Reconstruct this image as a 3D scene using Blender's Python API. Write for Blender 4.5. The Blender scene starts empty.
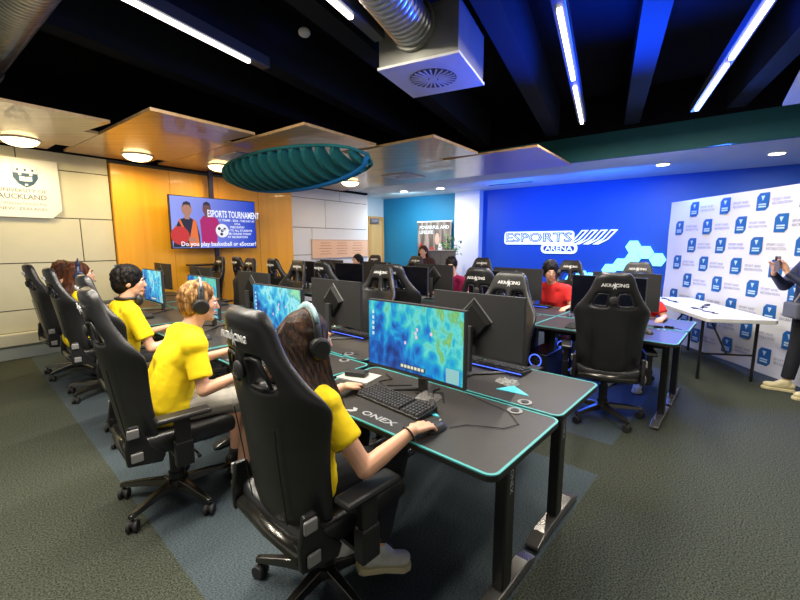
import bpy, math, random
from mathutils import Vector, Matrix, Euler
random.seed(7)
PI = math.pi
SC = bpy.context.scene
COL = SC.collection
V = Vector

# ------------------------------------------------------------------ materials
MATS = {}
def mat(name, col, rough=.5, metal=0., emit=0., noise=0., nscale=30., bump=0., bscale=200., spec=.5, ecol=None, coat=0.):
    if name in MATS: return MATS[name]
    m = bpy.data.materials.new(name); m.use_nodes = True
    nt = m.node_tree; b = nt.nodes['Principled BSDF']
    c = (*col, 1)
    b.inputs['Base Color'].default_value = c
    b.inputs['Roughness'].default_value = rough
    b.inputs['Metallic'].default_value = metal
    b.inputs['Specular IOR Level'].default_value = spec
    b.inputs['Coat Weight'].default_value = coat
    if emit:
        b.inputs['Emission Color'].default_value = (*(ecol or col), 1)
        b.inputs['Emission Strength'].default_value = emit
    tc = nt.nodes.new('ShaderNodeTexCoord')
    if noise:
        n = nt.nodes.new('ShaderNodeTexNoise'); n.inputs['Scale'].default_value = nscale; n.inputs['Detail'].default_value = 4
        nt.links.new(tc.outputs['Object'], n.inputs['Vector'])
        r = nt.nodes.new('ShaderNodeValToRGB')
        r.color_ramp.elements[0].position = .3; r.color_ramp.elements[1].position = .7
        r.color_ramp.elements[0].color = (*[max(0, x*(1-noise)) for x in col], 1)
        r.color_ramp.elements[1].color = (*[min(1, x*(1+noise)) for x in col], 1)
        nt.links.new(n.outputs['Fac'], r.inputs['Fac']); nt.links.new(r.outputs['Color'], b.inputs['Base Color'])
    if bump:
        n2 = nt.nodes.new('ShaderNodeTexNoise'); n2.inputs['Scale'].default_value = bscale
        nt.links.new(tc.outputs['Object'], n2.inputs['Vector'])
        bp = nt.nodes.new('ShaderNodeBump'); bp.inputs['Strength'].default_value = bump; bp.inputs['Distance'].default_value = .01
        nt.links.new(n2.outputs['Fac'], bp.inputs['Height']); nt.links.new(bp.outputs['Normal'], b.inputs['Normal'])
    MATS[name] = m
    return m

def ramp_mat(name, stops, scale=(1,1,1), nscale=2., detail=3., distort=0., emit=0., rough=.5, wave=False, bump=0., rot=(0,0,0), coat=0.):
    m = bpy.data.materials.new(name); m.use_nodes = True
    nt = m.node_tree; b = nt.nodes['Principled BSDF']
    tc = nt.nodes.new('ShaderNodeTexCoord'); mp = nt.nodes.new('ShaderNodeMapping')
    mp.inputs['Scale'].default_value = scale; mp.inputs['Rotation'].default_value = rot
    nt.links.new(tc.outputs['Object'], mp.inputs['Vector'])
    if wave:
        n = nt.nodes.new('ShaderNodeTexWave'); n.inputs['Scale'].default_value = nscale; n.inputs['Distortion'].default_value = distort
        n.inputs['Detail'].default_value = detail
    else:
        n = nt.nodes.new('ShaderNodeTexNoise'); n.inputs['Scale'].default_value = nscale; n.inputs['Detail'].default_value = detail
        n.inputs['Distortion'].default_value = distort
    nt.links.new(mp.outputs['Vector'], n.inputs['Vector'])
    r = nt.nodes.new('ShaderNodeValToRGB'); cr = r.color_ramp
    while len(cr.elements) < len(stops): cr.elements.new(.5)
    for e, (p, c) in zip(cr.elements, stops): e.position = p; e.color = (*c, 1)
    nt.links.new(n.outputs['Fac'], r.inputs['Fac'])
    nt.links.new(r.outputs['Color'], b.inputs['Base Color'])
    b.inputs['Roughness'].default_value = rough
    b.inputs['Coat Weight'].default_value = coat
    if emit:
        b.inputs['Base Color'].default_value = (0,0,0,1)
        for l in list(b.inputs['Base Color'].links): nt.links.remove(l)
        nt.links.new(r.outputs['Color'], b.inputs['Emission Color']); b.inputs['Emission Strength'].default_value = emit
    if bump:
        bp = nt.nodes.new('ShaderNodeBump'); bp.inputs['Strength'].default_value = bump; bp.inputs['Distance'].default_value = .01
        nt.links.new(n.outputs['Fac'], bp.inputs['Height']); nt.links.new(bp.outputs['Normal'], b.inputs['Normal'])
    return m

leather = mat('black_leatherette', (.016,.016,.018), .36, bump=.08, bscale=260, noise=.25, nscale=8, spec=.6)
plastic = mat('black_plastic', (.012,.012,.013), .4)
plastic2 = mat('charcoal_plastic', (.035,.035,.038), .45)
metal_d = mat('dark_polished_metal', (.12,.115,.105), .25, .9)
metal_l = mat('grey_cap_metal', (.28,.28,.28), .4, .3)
rubber = mat('caster_rubber', (.02,.02,.02), .6)
white_print = mat('white_print', (.85,.85,.85), .6)
grey_print = mat('grey_print', (.35,.36,.38), .6)
desk_black = mat('desk_mat_black', (.032,.029,.027), .5, noise=.12, nscale=90, spec=.45)
teal_edge = mat('teal_stitched_edge', (.06,.33,.33), .5)
black_metal = mat('black_powder_coat', (.012,.012,.012), .35)
foot_metal = mat('desk_foot_metal', (.22,.21,.2), .22, .7)
mon_back = mat('monitor_back_black', (.02,.02,.022), .6)
bezel = mat('monitor_bezel', (.008,.008,.009), .35)
off_screen = mat('dark_screen', (.004,.005,.01), .15)
key_m = mat('keycap', (.05,.05,.055), .5)
skin = mat('skin', (.78,.42,.27), .5, noise=.06, nscale=12)
skin_b = mat('skin_tan', (.62,.32,.19), .5, noise=.06, nscale=12)
yellow = mat('yellow_cotton', (.95,.68,.0), .85, noise=.06, nscale=9, bump=.9, bscale=11)
red = mat('red_cotton', (.85,.03,.03), .85, noise=.1, nscale=9)
magenta = mat('magenta_cotton', (.35,.01,.08), .85, noise=.1, nscale=9)
dark_cloth = mat('dark_trouser', (.012,.014,.02), .9, bump=.2, bscale=18, noise=.3, nscale=10)
brown_cloth = mat('dark_brown_top', (.05,.018,.012), .9)
grey_cloth = mat('pale_grey_shorts', (.42,.4,.36), .6, bump=.3, bscale=16, noise=.3, nscale=7)
shoe_w = mat('white_canvas', (.62,.62,.56), .7, noise=.15, nscale=20)
shoe_b = mat('black_canvas', (.02,.02,.02), .6)
sole_y = mat('cream_sole', (.75,.66,.38), .6)
eye_w = mat('eye_white', (.8,.8,.8), .2); eye_d = mat('eye_dark', (.02,.01,.01), .15)
lip = mat('lip', (.55,.16,.13), .5)
hs_black = mat('headset_black', (.012,.012,.012), .45)
hs_grey = mat('headset_band_pad', (.35,.55,.6), .45)
white_plastic = mat('white_plastic', (.75,.75,.76), .5)
white_paint = mat('white_paint', (.8,.8,.8), .7)
lav_paint = mat('soffit_white', (.78,.78,.8), .7)
green_paint = mat('green_bulkhead', (.01,.13,.14), .6, noise=.1, nscale=2)
black_paint = mat('ceiling_black', (.008,.008,.012), .9, spec=.1)
beam_paint = mat('beam_black', (.016,.02,.028), .8, spec=.15)
blue_paint = mat('blue_wall_paint', (.002,.085,.42), .55)
teal_paint = mat('teal_blue_wall_paint', (.01,.22,.42), .6, noise=.04, nscale=30)
cream_panel = mat('cream_wall_panel', (.66,.64,.48), .5, noise=.03, nscale=3)
seam = mat('panel_seam', (.09,.085,.07), .8)
trunk_m = mat('cream_trunking', (.6,.58,.46), .5)
base_m = mat('pale_grey_skirting', (.38,.42,.40), .5)
silver = mat('galvanised_steel', (.6,.6,.62), .28, .95, noise=.12, nscale=14)
galv2 = mat('box_galvanised', (.34,.34,.30), .4, .6, noise=.12, nscale=5)
teal_felt = mat('teal_felt', (.01,.16,.19), .9, noise=.1, nscale=40)
teal_felt_lit = mat('blue_lit_felt', (.0,.14,.42), .9)  # blue light on the baffle keel, put into its felt colour
strip_e = mat('strip_light_emission', (1,.93,.78), emit=5, ecol=(1,.93,.78))
warm_e = mat('warm_lamp_emission', (1,.72,.3), emit=7, ecol=(1,.75,.33))
down_e = mat('downlight_emission', (1,.95,.8), emit=9)
cyan_e = mat('hexagon_light_emission', (.25,.9,1), emit=1.3, ecol=(.22,.85,1))
signw_e = mat('sign_white_emission', (.75,.85,1), emit=.95, ecol=(.72,.84,1))
blue_e = mat('pc_blue_led', (.05,.15,1), emit=1.3, ecol=(.08,.15,1))
red_e = mat('pc_red_led', (1,.05,.03), emit=1.2, ecol=(1,.06,.04))
sign_b = mat('sign_blue_face', (.02,.06,.35), .4)
hair_spec=.2; black_hair = mat('unused_black', (.01,.01,.01), .4)
def hair_mat(name, a, b):
    return ramp_mat(name, [(.42, a), (.72, b)], scale=(45,45,1.6), nscale=1.3, detail=4, rough=.55, bump=.6)
hair_long = hair_mat('long_brown_hair', (.012,.006,.004), (.10,.04,.018))
hair_blond = hair_mat('blond_hair', (.16,.07,.02), (.62,.36,.14))
hair_blk = hair_mat('black_hair', (.003,.002,.002), (.014,.010,.008))
hair_brn = hair_mat('brown_hair', (.03,.01,.005), (.17,.05,.02))
for m_ in(hair_long,hair_blond,hair_blk,hair_brn): m_.node_tree.nodes['Principled BSDF'].inputs['Specular IOR Level'].default_value=.22
wood_tile = ramp_mat('plywood_ceiling_panel', [(.3,(.46,.28,.13)),(.7,(.62,.40,.2))], scale=(1,14,1), nscale=1.5, rough=.32, coat=.3)
wood_wall = ramp_mat('orange_timber_panel', [(.2,(.88,.37,.01)),(.8,(.98,.50,.03))], scale=(1,9,.4), nscale=1.4, rough=.45, coat=.1)
door_wood = ramp_mat('door_timber', [(.2,(.85,.48,.16)),(.8,(.95,.6,.25))], scale=(1,9,.4), nscale=1.4, rough=.5)

def game_mat(name, seed, cols, gx=.75, gz=1.1):
    m = ramp_mat(name, cols, scale=(1.5,1,.8), nscale=5.5, detail=10, distort=.8, emit=1.0, rot=(seed, seed*.7, seed*1.3))
    nt=m.node_tree; L=nt.links.new
    ns=[n for n in nt.nodes if n.type=='TEX_NOISE'][0]; ns.inputs['Roughness'].default_value=.68; rp=[n for n in nt.nodes if n.type=='VALTORGB'][0]; tc=[n for n in nt.nodes if n.type=='TEX_COORD'][0]
    sp=nt.nodes.new('ShaderNodeSeparateXYZ'); L(tc.outputs['Object'],sp.inputs[0])
    def mth(op,a,b):
        n=nt.nodes.new('ShaderNodeMath'); n.operation=op
        for k,x in enumerate((a,b)):
            if isinstance(x,(int,float)): n.inputs[k].default_value=x
            else: L(x,n.inputs[k])
        return n.outputs[0]
    vo=nt.nodes.new('ShaderNodeTexVoronoi'); vo.inputs['Scale'].default_value=16; L(tc.outputs['Object'],vo.inputs['Vector'])
    g=mth('ADD',mth('MULTIPLY',sp.outputs[0],gx*.5),mth('MULTIPLY',mth('SUBTRACT',sp.outputs[2],.3),gz*.5))
    f=mth('ADD',mth('ADD',ns.outputs['Fac'],g),mth('MULTIPLY',mth('SUBTRACT',vo.outputs['Distance'],.45),.22)); L(f,rp.inputs['Fac'])
    return m
GAME = [(.25,(.0,.02,.16)),(.40,(.0,.10,.45)),(.50,(.0,.28,.62)),(.57,(.02,.45,.5)),(.64,(.12,.62,.6)),(.72,(.12,.42,.14)),(.84,(.5,.6,.12))]
GAME2 = [(.25,(.0,.03,.2)),(.40,(.0,.16,.5)),(.50,(.02,.38,.68)),(.58,(.1,.6,.75)),(.64,(.35,.8,.85)),(.72,(.05,.42,.45)),(.82,(.3,.7,.4))]
game_a = game_mat('game_screen_map', .4, GAME); game_b = game_mat('game_screen_blue', 1.7, GAME2)
game_c = game_mat('game_screen_teal', 2.9, GAME2); game_d = game_mat('game_screen_green', 4.1, GAME)

# ------------------------------------------------------------------ mesh builder
class MB:
    def __init__(s): s.v=[]; s.f=[]; s.m=[]; s.mi=0
    def add(s, vs, fs, M=None):
        n=len(s.v); s.v += [tuple(M @ V(p)) if M else tuple(p) for p in vs]
        for f in fs: s.f.append(tuple(i+n for i in f)); s.m.append(s.mi)
        return s
    def box(s, c, d, M=None, rot=None):
        hx,hy,hz=d[0]/2,d[1]/2,d[2]/2
        vs=[(x*hx,y*hy,z*hz) for x in(-1,1) for y in(-1,1) for z in(-1,1)]
        if rot: R=Euler(rot).to_matrix(); vs=[R@V(p) for p in vs]
        vs=[(p[0]+c[0],p[1]+c[1],p[2]+c[2]) for p in vs]
        return s.add(vs,[(0,1,3,2),(4,6,7,5),(0,4,5,1),(2,3,7,6),(0,2,6,4),(1,5,7,3)],M)
    def tube(s, pts, rs, seg=12, cap=True, flat=None):
        pts=[V(p) for p in pts]
        if not isinstance(rs,(list,tuple)): rs=[rs]*len(pts)
        vs=[]; fs=[]; up=None
        for i,p in enumerate(pts):
            d=(pts[min(i+1,len(pts)-1)]-pts[max(i-1,0)]).normalized()
            if up is None:
                up=V((0,0,1)) if abs(d.z)<.9 else V((0,1,0))
            x=up.cross(d).normalized(); y=d.cross(x).normalized(); up=y
            for k in range(seg):
                a=2*PI*k/seg; vs.append(p+(x*math.cos(a)+y*math.sin(a)*(flat or 1))*rs[i])
        n=len(pts)
        for i in range(n-1):
            for k in range(seg): fs.append((i*seg+k,i*seg+(k+1)%seg,(i+1)*seg+(k+1)%seg,(i+1)*seg+k))
        if cap: fs.append(tuple(range(seg-1,-1,-1))); fs.append(tuple((n-1)*seg+k for k in range(seg)))
        return s.add(vs,fs)
    def cyl(s,p0,p1,r0,r1=None,seg=20): return s.tube([p0,p1],[r0,r0 if r1 is None else r1],seg)
    def cap(s,p0,p1,r0,r1=None,seg=12):
        r1=r0 if r1 is None else r1; p0=V(p0);p1=V(p1); d=(p1-p0); d=d.normalized() if d.length>1e-6 else V((0,0,1))
        P=[];R=[]
        for a in(-85,-60,-35,-10): a=math.radians(a); P.append(p0+d*r0*math.sin(a));R.append(r0*math.cos(a))
        for a in(10,35,60,85): a=math.radians(a); P.append(p1+d*r1*math.sin(a));R.append(r1*math.cos(a))
        return s.tube(P,R,seg)
    def ell(s,c,r,M=None,seg=20,rings=12,lo=-90,hi=90):
        vs=[];fs=[]
        for i in range(rings+1):
            t=math.radians(lo+(hi-lo)*i/rings); t=max(min(t,math.radians(89)),math.radians(-89))
            for k in range(seg):
                a=2*PI*k/seg; vs.append((c[0]+r[0]*math.cos(t)*math.cos(a),c[1]+r[1]*math.cos(t)*math.sin(a),c[2]+r[2]*math.sin(t)))
        for i in range(rings):
            for k in range(seg): fs.append((i*seg+k,i*seg+(k+1)%seg,(i+1)*seg+(k+1)%seg,(i+1)*seg+k))
        fs.append(tuple(range(seg-1,-1,-1))); fs.append(tuple(rings*seg+k for k in range(seg)))
        return s.add(vs,fs,M)
    def prism(s,poly,z0,z1,M=None):
        n=len(poly); vs=[(x,y,z0) for x,y in poly]+[(x,y,z1) for x,y in poly]
        fs=[tuple(range(n-1,-1,-1)),tuple(range(n,2*n))]+[(i,(i+1)%n,n+(i+1)%n,n+i) for i in range(n)]
        return s.add(vs,fs,M)
    def text(s,t,size,M,ext=.0,align='CENTER',bold=0.,sx=1.):
        cu=bpy.data.curves.new('t','FONT'); cu.body=t; cu.size=size; cu.align_x=align; cu.align_y='CENTER'; cu.extrude=ext; cu.offset=bold
        cu.resolution_u=2
        o=bpy.data.objects.new('t',cu); COL.objects.link(o)
        me=bpy.data.meshes.new_from_object(o.evaluated_get(bpy.context.evaluated_depsgraph_get()))
        s.add([(v.co.x*sx,v.co.y,v.co.z) for v in me.vertices],[tuple(p.vertices) for p in me.polygons],M)
        bpy.data.objects.remove(o); bpy.data.curves.remove(cu); bpy.data.meshes.remove(me)
        return s
def mesh_of(name, mb, mats, smooth=False):
    me=bpy.data.meshes.new(name); me.from_pydata([tuple(p) for p in mb.v],[],mb.f)
    if not isinstance(mats,(list,tuple)): mats=[mats]
    for m in mats: me.materials.append(m)
    if len(mats)>1:
        me.polygons.foreach_set('material_index',mb.m)
    if smooth: me.polygons.foreach_set('use_smooth',[True]*len(me.polygons))
    me.update(); return me
def obj(name, mb, mats, parent=None, loc=None, rz=0, bevel=0, sub=0, smooth=False, kind=None, label=None, rot=None, wn=False):
    o=bpy.data.objects.new(name, mesh_of(name,mb,mats,smooth)); COL.objects.link(o)
    if parent: o.parent=parent
    if loc is not None: o.location=loc
    o.rotation_euler=rot if rot else (0,0,rz)
    if bevel:
        b=o.modifiers.new('b','BEVEL'); b.width=bevel; b.segments=2; b.limit_method='ANGLE'; b.angle_limit=math.radians(40)
    if sub:
        m=o.modifiers.new('s','SUBSURF'); m.levels=sub; m.render_levels=sub
    if kind: o['kind']=kind
    if label: o['label']=label
    return o
def thing(name,label,cat,loc=(0,0,0),rz=0,group=None):
    o=bpy.data.objects.new(name,None); COL.objects.link(o); o.location=loc; o.rotation_euler=(0,0,rz)
    o.empty_display_size=.1
    tag(o,label,cat,group); return o
def tag(o,label,cat,group=None):
    o['label']=label; o['category']=cat
    if group: o['group']=group
    return o
def kids(o): return [c for c in COL.objects if c.parent==o]
def copy_tree(o,parent=None):
    c=o.copy(); COL.objects.link(c); c.parent=parent
    for ch in kids(o): copy_tree(ch,c)
    return c
def dup(o,label,loc,rz,group=None):
    c=copy_tree(o); c.location=loc; c.rotation_euler=(0,0,rz); c['label']=label
    if group: c['group']=group
    return c
def remesh(mb,vox,smooth=6,fac=.5):
    me=mesh_of('tmp',mb,skin); o=bpy.data.objects.new('tmp',me); COL.objects.link(o)
    r=o.modifiers.new('r','REMESH'); r.mode='VOXEL'; r.voxel_size=vox
    if smooth:
        k=o.modifiers.new('k','SMOOTH'); k.iterations=smooth; k.factor=fac
    dg=bpy.context.evaluated_depsgraph_get(); ev=o.evaluated_get(dg); m2=bpy.data.meshes.new_from_object(ev)
    out=MB(); out.v=[tuple(v.co) for v in m2.vertices]; out.f=[tuple(p.vertices) for p in m2.polygons]; out.m=[0]*len(out.f)
    bpy.data.objects.remove(o); bpy.data.meshes.remove(me); bpy.data.meshes.remove(m2)
    return out

# ------------------------------------------------------------------ frames
DT=math.radians(41.8); C0=V((.33,1.26)); DA=V((-math.cos(DT),math.sin(DT))); DB=V((math.sin(DT),math.cos(DT)))
def D(a,b,z=0): p=C0+DA*a+DB*b; return (p.x,p.y,z)      # desk rows: a along the rows, b across them
RT=math.radians(37.5); RA=V((-math.cos(RT),math.sin(RT))); RB=V((math.sin(RT),math.cos(RT)))
def Rm(a,b,z=0): p=RA*a+RB*b; return (p.x,p.y,z)        # room walls
MRm=Matrix(((RA.x,RB.x,0,0),(RA.y,RB.y,0,0),(0,0,1,0),(0,0,0,1)))   # local (a,b,z) -> world (mirrored)
def M3(o,x,y,z): return Matrix(((x[0],y[0],z[0],o[0]),(x[1],y[1],z[1],o[1]),(x[2],y[2],z[2],o[2]),(0,0,0,1)))

# ------------------------------------------------------------------ camera
cam=bpy.data.cameras.new('camera'); co=bpy.data.objects.new('camera',cam); COL.objects.link(co)
cam.sensor_width=36; cam.lens=18; co.location=(0,0,1.55); co.rotation_euler=(PI/2-math.atan(57/400),0,0)
cam.clip_start=.05; SC.camera=co

# ------------------------------------------------------------------ setting
# carpet floor with the blue-grey strips under the desk islands
def carpet():
    m=bpy.data.materials.new('carpet'); m.use_nodes=True; nt=m.node_tree; b=nt.nodes['Principled BSDF']; b.inputs['Roughness'].default_value=.95
    b.inputs['Specular IOR Level'].default_value=.15
    tc=nt.nodes.new('ShaderNodeTexCoord'); L=nt.links.new
    def mask(a0,a1,b0,b1):
        out=None
        for vec,lo,hi in ((DA,a0,a1),(DB,b0,b1)):
            dp=nt.nodes.new('ShaderNodeVectorMath'); dp.operation='DOT_PRODUCT'; dp.inputs[1].default_value=(vec.x,vec.y,0)
            L(tc.outputs['Object'],dp.inputs[0]); off=C0.dot(vec)
            for op,val in (('GREATER_THAN',lo+off),('LESS_THAN',hi+off)):
                t=nt.nodes.new('ShaderNodeMath'); t.operation=op; t.inputs[1].default_value=val; L(dp.outputs['Value'],t.inputs[0])
                if out is None: out=t
                else:
                    k=nt.nodes.new('ShaderNodeMath'); k.operation='MULTIPLY'; L(out.outputs[0],k.inputs[0]); L(t.outputs[0],k.inputs[1]); out=k
        return out
    ms=[mask(.08,9,-.57,1.6),mask(.12,9,2.1,4.6)]
    ad=nt.nodes.new('ShaderNodeMath'); ad.operation='MAXIMUM'; L(ms[0].outputs[0],ad.inputs[0]); L(ms[1].outputs[0],ad.inputs[1])
    def speck(c0,c1,sc,scale=(1,1,1)):
        mp=nt.nodes.new('ShaderNodeMapping'); mp.inputs['Scale'].default_value=scale; mp.inputs['Rotation'].default_value=(0,0,-DT)
        L(tc.outputs['Object'],mp.inputs[0])
        n=nt.nodes.new('ShaderNodeTexNoise'); n.inputs['Scale'].default_value=sc; n.inputs['Detail'].default_value=3; L(mp.outputs[0],n.inputs['Vector'])
        r=nt.nodes.new('ShaderNodeValToRGB'); r.color_ramp.elements[0].position=.36; r.color_ramp.elements[1].position=.64
        r.color_ramp.elements[0].color=(*c0,1); r.color_ramp.elements[1].color=(*c1,1); L(n.outputs['Fac'],r.inputs['Fac']); return r,n
    g,n1=speck((.020,.025,.018),(.090,.100,.076),120)
    bl,_=speck((.028,.040,.048),(.100,.128,.145),95,(1,3,1))
    mx=nt.nodes.new('ShaderNodeMixRGB'); L(ad.outputs[0],mx.inputs[0]); L(g.outputs[0],mx.inputs[1]); L(bl.outputs[0],mx.inputs[2])
    L(mx.outputs[0],b.inputs['Base Color'])
    bp=nt.nodes.new('ShaderNodeBump'); bp.inputs['Strength'].default_value=.4; bp.inputs['Distance'].default_value=.005
    L(n1.outputs['Fac'],bp.inputs['Height']); L(bp.outputs[0],b.inputs['Normal'])
    return m
mb=MB(); mb.box((0,4,-.05),(22,22,.1)); obj('floor',mb,carpet(),kind='structure')
# high black slab and its deep beams
mb=MB(); mb.box((0,4,3.85),(22,22,.1)); obj('ceiling',mb,black_paint,kind='structure')
LT=math.radians(27); LD=V((math.sin(LT),math.cos(LT))); LN=V((math.cos(LT),-math.sin(LT)))
def Ld(n,l,z=0): p=LN*n+LD*l; return (p.x,p.y,z)
for i,n in enumerate((-4.2,-3.15,-2.1,-.9,.23,1.4,2.5,3.6)):
    top=7.9 if n<-3 else 9.5
    l1=(7.05-RB.dot(LN)*n)/RB.dot(LD)
    mb=MB(); mb.box((0,0,3.55),(.2,l1+3,.5)); p=Ld(n,(l1-3)/2)
    obj('trim_%d'%(i+1),mb,beam_paint,loc=p,rz=-LT,kind='structure')

def room_box(name,a0,a1,b0,b1,z0,z1,m,kind='structure',bevel=0):
    mb=MB(); mb.prism([(a0,b0),(a0,b1),(a1,b1),(a1,b0)],z0,z1,MRm)
    return obj(name,mb,m,kind=kind,bevel=bevel)
# left wall in cream panels with dark seams
room_box('wall_left_upper',7.3,7.5,-1,8.1,2.805,3.8,black_paint)
mb=MB(); mb.prism([(7.34,-1),(7.34,8.1),(7.5,8.1),(7.5,-1)],0,2.8,MRm); mb.mi=1
g=.007
def wall_panels(b0,b1,rows,cuts):
    for (z0,z1),cs in zip(rows,cuts):
        bs=[b0]+cs+[b1]
        for i in range(len(bs)-1):
            mb.prism([(7.32,bs[i]+g),(7.32,bs[i+1]-g),(7.35,bs[i+1]-g),(7.35,bs[i]+g)],z0+g,z1-g,MRm)
rows=[(.35,.65),(.65,1.28),(1.28,1.9),(1.9,2.56),(2.56,2.8)]
wall_panels(-1,2.28,rows,[[.6],[.6],[1.87],[.3],[1.26]])
obj('wall_left',mb,[seam,cream_panel],kind='structure'); mb=MB(); mb.prism([(7.345,5.6),(7.345,8.1),(7.5,8.1),(7.5,5.6)],0,2.8,MRm); mb.mi=1
wall_panels(5.62,8.09,[(0,1.28),(1.28,1.9),(1.9,2.56),(2.56,2.8)],[[6.9],[6.2],[6.62],[7.1]])
obj('wall_left_far',mb,[seam,mat('white_wall_panel',(.74,.75,.80),.5)],kind='structure')
room_box('trim_10',7.22,7.335,-1,2.28,.19,.35,trunk_m,bevel=.01)
room_box('baseboard_left',7.29,7.335,-1,2.28,0,.185,base_m)
room_box('wall_feature',7.25,7.36,2.29,5.6,0,2.74,wood_wall)
mb=MB()
for k in range(1,4): mb.prism([(7.244,2.29+k*.83),(7.244,2.292+k*.83),(7.251,2.292+k*.83),(7.251,2.29+k*.83)],0,2.73,MRm)
obj('trim_11',mb,mat('timber_joint',(.55,.25,.02),.6),kind='structure')
# door recess and door
room_box('wall_recess',7.92,8.05,8.0,9.5,0,3.8,white_paint)
room_box('wall_return',7.32,7.95,8.08,8.12,0,3.8,white_paint)
dr=room_box('door_1',7.88,7.935,8.85,9.38,0,2.22,door_wood)
mb=MB(); mb.prism([(7.86,8.78),(7.86,8.86),(7.95,8.86),(7.95,8.78)],0,2.32,MRm); mb.prism([(7.86,9.37),(7.86,9.45),(7.95,9.45),(7.95,9.37)],0,2.32,MRm)
mb.prism([(7.86,8.86),(7.86,9.37),(7.95,9.37),(7.95,8.86)],2.22,2.32,MRm); obj('door_frame',mb,mat('door_frame_timber',(.8,.42,.12),.5),parent=dr)
mb=MB(); mb.prism([(7.80,8.8),(7.80,9.15),(7.83,9.15),(7.83,8.8)],2.12,2.26,MRm)
mb.mi=1; mb.text('TOILETS',.07,M3(Rm(7.795,8.975,2.19),(RB.x,RB.y,0),(0,0,1),(-RA.x,-RA.y,0)))
tag(obj('door_sign',mb,[mat('sign_grey',(.25,.2,.22),.5),white_print]),'small grey sign at the top of the timber door','sign')
# far walls
room_box('wall_back',4.62,8.0,9.5,9.65,0,3.0,teal_paint)
room_box('wall_blue',-5,4.62,9.5,9.65,0,3.0,blue_paint)
room_box('wall_column',4.64,5.34,9.3,9.5,0,2.85,white_paint)
room_box('ceiling_soffit',-5,8.0,7.15,9.65,2.85,3.0,lav_paint)
room_box('wall_bulkhead',-5,8.0,7.08,7.15,2.85,3.24,green_paint)
room_box('ceiling_edge',-5,8.0,7.08,9.65,3.24,3.8,black_paint)

# plywood ceiling panels in steps
fr=[5.12,4.33,3.55,2.72,1.9]; bb=[(.5,1.66),(1.74,2.86),(2.94,4.12),(4.2,5.36),(5.44,7.06)]
for i,(a0,(b0,b1)) in enumerate(zip(fr,bb)):
    mb=MB(); n=.11
    poly=[(a0,b0),(7.18,b0),(7.18,b1-.1),(6.75,b1-.1),(6.75,b1+.07),(a0+.62,b1+.07),(a0+.62,b1-.07),(a0,b1-.07+ .07)]
    if i==4: poly=[(a0,b0),(7.18,b0),(7.18,b1),(a0,b1)]
    mb.prism(poly[::-1],2.8,2.83,MRm)
    obj('ceiling_panel_%d'%(i+1),mb,wood_tile,kind='structure')

room_box('ceiling_panel_6',-2.5,-.52,5.2,6.5,3.1,3.13,white_paint)
# ------------------------------------------------------------------ lights (fixtures)
def area(name,loc,size,energy,col,parent=None,rot=(0,0,0),sy=None,spread=None):
    l=bpy.data.lights.new(name,'AREA'); l.energy=energy; l.color=col; l.size=size
    if sy: l.shape='RECTANGLE'; l.size_y=sy
    if spread: l.spread=spread
    o=bpy.data.objects.new(name,l); COL.objects.link(o); o.location=loc; o.rotation_euler=rot
    if parent: o.parent=parent
    return o
def strip(n,l0,l1,z,label,gaps,e):
    L=l1-l0; t=thing('strip_light',label,'light',Ld(n,l0,z),-LT,'linear ceiling lights')
    mb=MB(); mb.box((0,L/2,.06),(.09,L,.09)); obj('housing',mb,mat('strip_housing',(.05,.06,.08),.4),t,bevel=.005)
    p=.0
    for g0,g1 in gaps:
        mb=MB(); mb.box((0,(g0+g1)/2,.005),(.034,g1-g0,.03)); obj('diffuser',mb,strip_e,t,bevel=.004)
        area('lamp',(0,(g0+g1)/2,-.013),.034,e*(g1-g0),(1,.92,.78),t,sy=g1-g0)
    for q in (.3,L-.5):
        mb=MB(); mb.cyl((0,q,.1),(0,q,.7),.004,seg=6); obj('hanger',mb,black_metal,t)
    return t
E=40
l1=strip(-.38,.6,6.0,3.1,'linear ceiling light between the square vent box and the widest blue beam',[(2.5,3.81),(4.02,5.4)],E*.8)
l2=strip(.85,1.0,6.15,3.1,'rightmost linear ceiling light, near the green bulkhead',[(.2,3.54),(3.68,5.02)],E*.45)
l3=strip(-2.85,-.4,2.92,3.1,'leftmost linear ceiling light above the timber ceiling panels',[(.1,3.12)],E)
l4=strip(-1.68,-.4,2.95,3.1,'short linear ceiling light beside the square vent box',[(.1,2.95)],E)
def round_light(p,label):
    t=thing('ceiling_lamp',label,'light',(p[0],p[1],2.8),0,'round lamps under the timber panels')
    mb=MB(); mb.cyl((0,0,-.015),(0,0,0),.19,seg=28); obj('lamp_base',mb,white_plastic,t)
    mb=MB(); mb.ell((0,0,-.015),(.175,.175,.075),rings=6,lo=-90,hi=0,seg=28); obj('lamp_shade',mb,warm_e,t,smooth=True)
    area('lamp',(0,0,-.11),.3,16,(1,.78,.42),t); return t
round_light((-4.61,5.08),'round glowing lamp under the leftmost timber ceiling panel')
round_light((-3.77,5.98),'round glowing lamp under the orange-lit ceiling panel, above the left edge of the timber wall')
round_light((-2.95,6.8),'round glowing lamp above the hanging television')
round_light((-1.03,8.54),'round glowing lamp right of the teal ribbed ceiling baffle')
def downlight(p,label):
    t=thing('downlight',label,'light',(p[0],p[1],2.85),0,'recessed downlights in the white soffit')
    mb=MB(); mb.cyl((0,0,-.012),(0,0,.0),.115,seg=28); obj('trim_ring',mb,white_plastic,t)
    mb=MB(); mb.cyl((0,0,-.018),(0,0,-.012),.09,seg=28); obj('diffuser',mb,down_e,t)
    area('lamp',(0,0,-.03),.15,26,(1,.93,.8),t)
downlight((.1,10.39),'recessed downlight nearest the timber door'); downlight((.96,9.83),'recessed downlight in front of the white column')
downlight((4.37,6.9),'recessed downlight above the left part of the logo banner'); downlight((5.5,6.08),'recessed downlight at the far right of the soffit')
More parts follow.
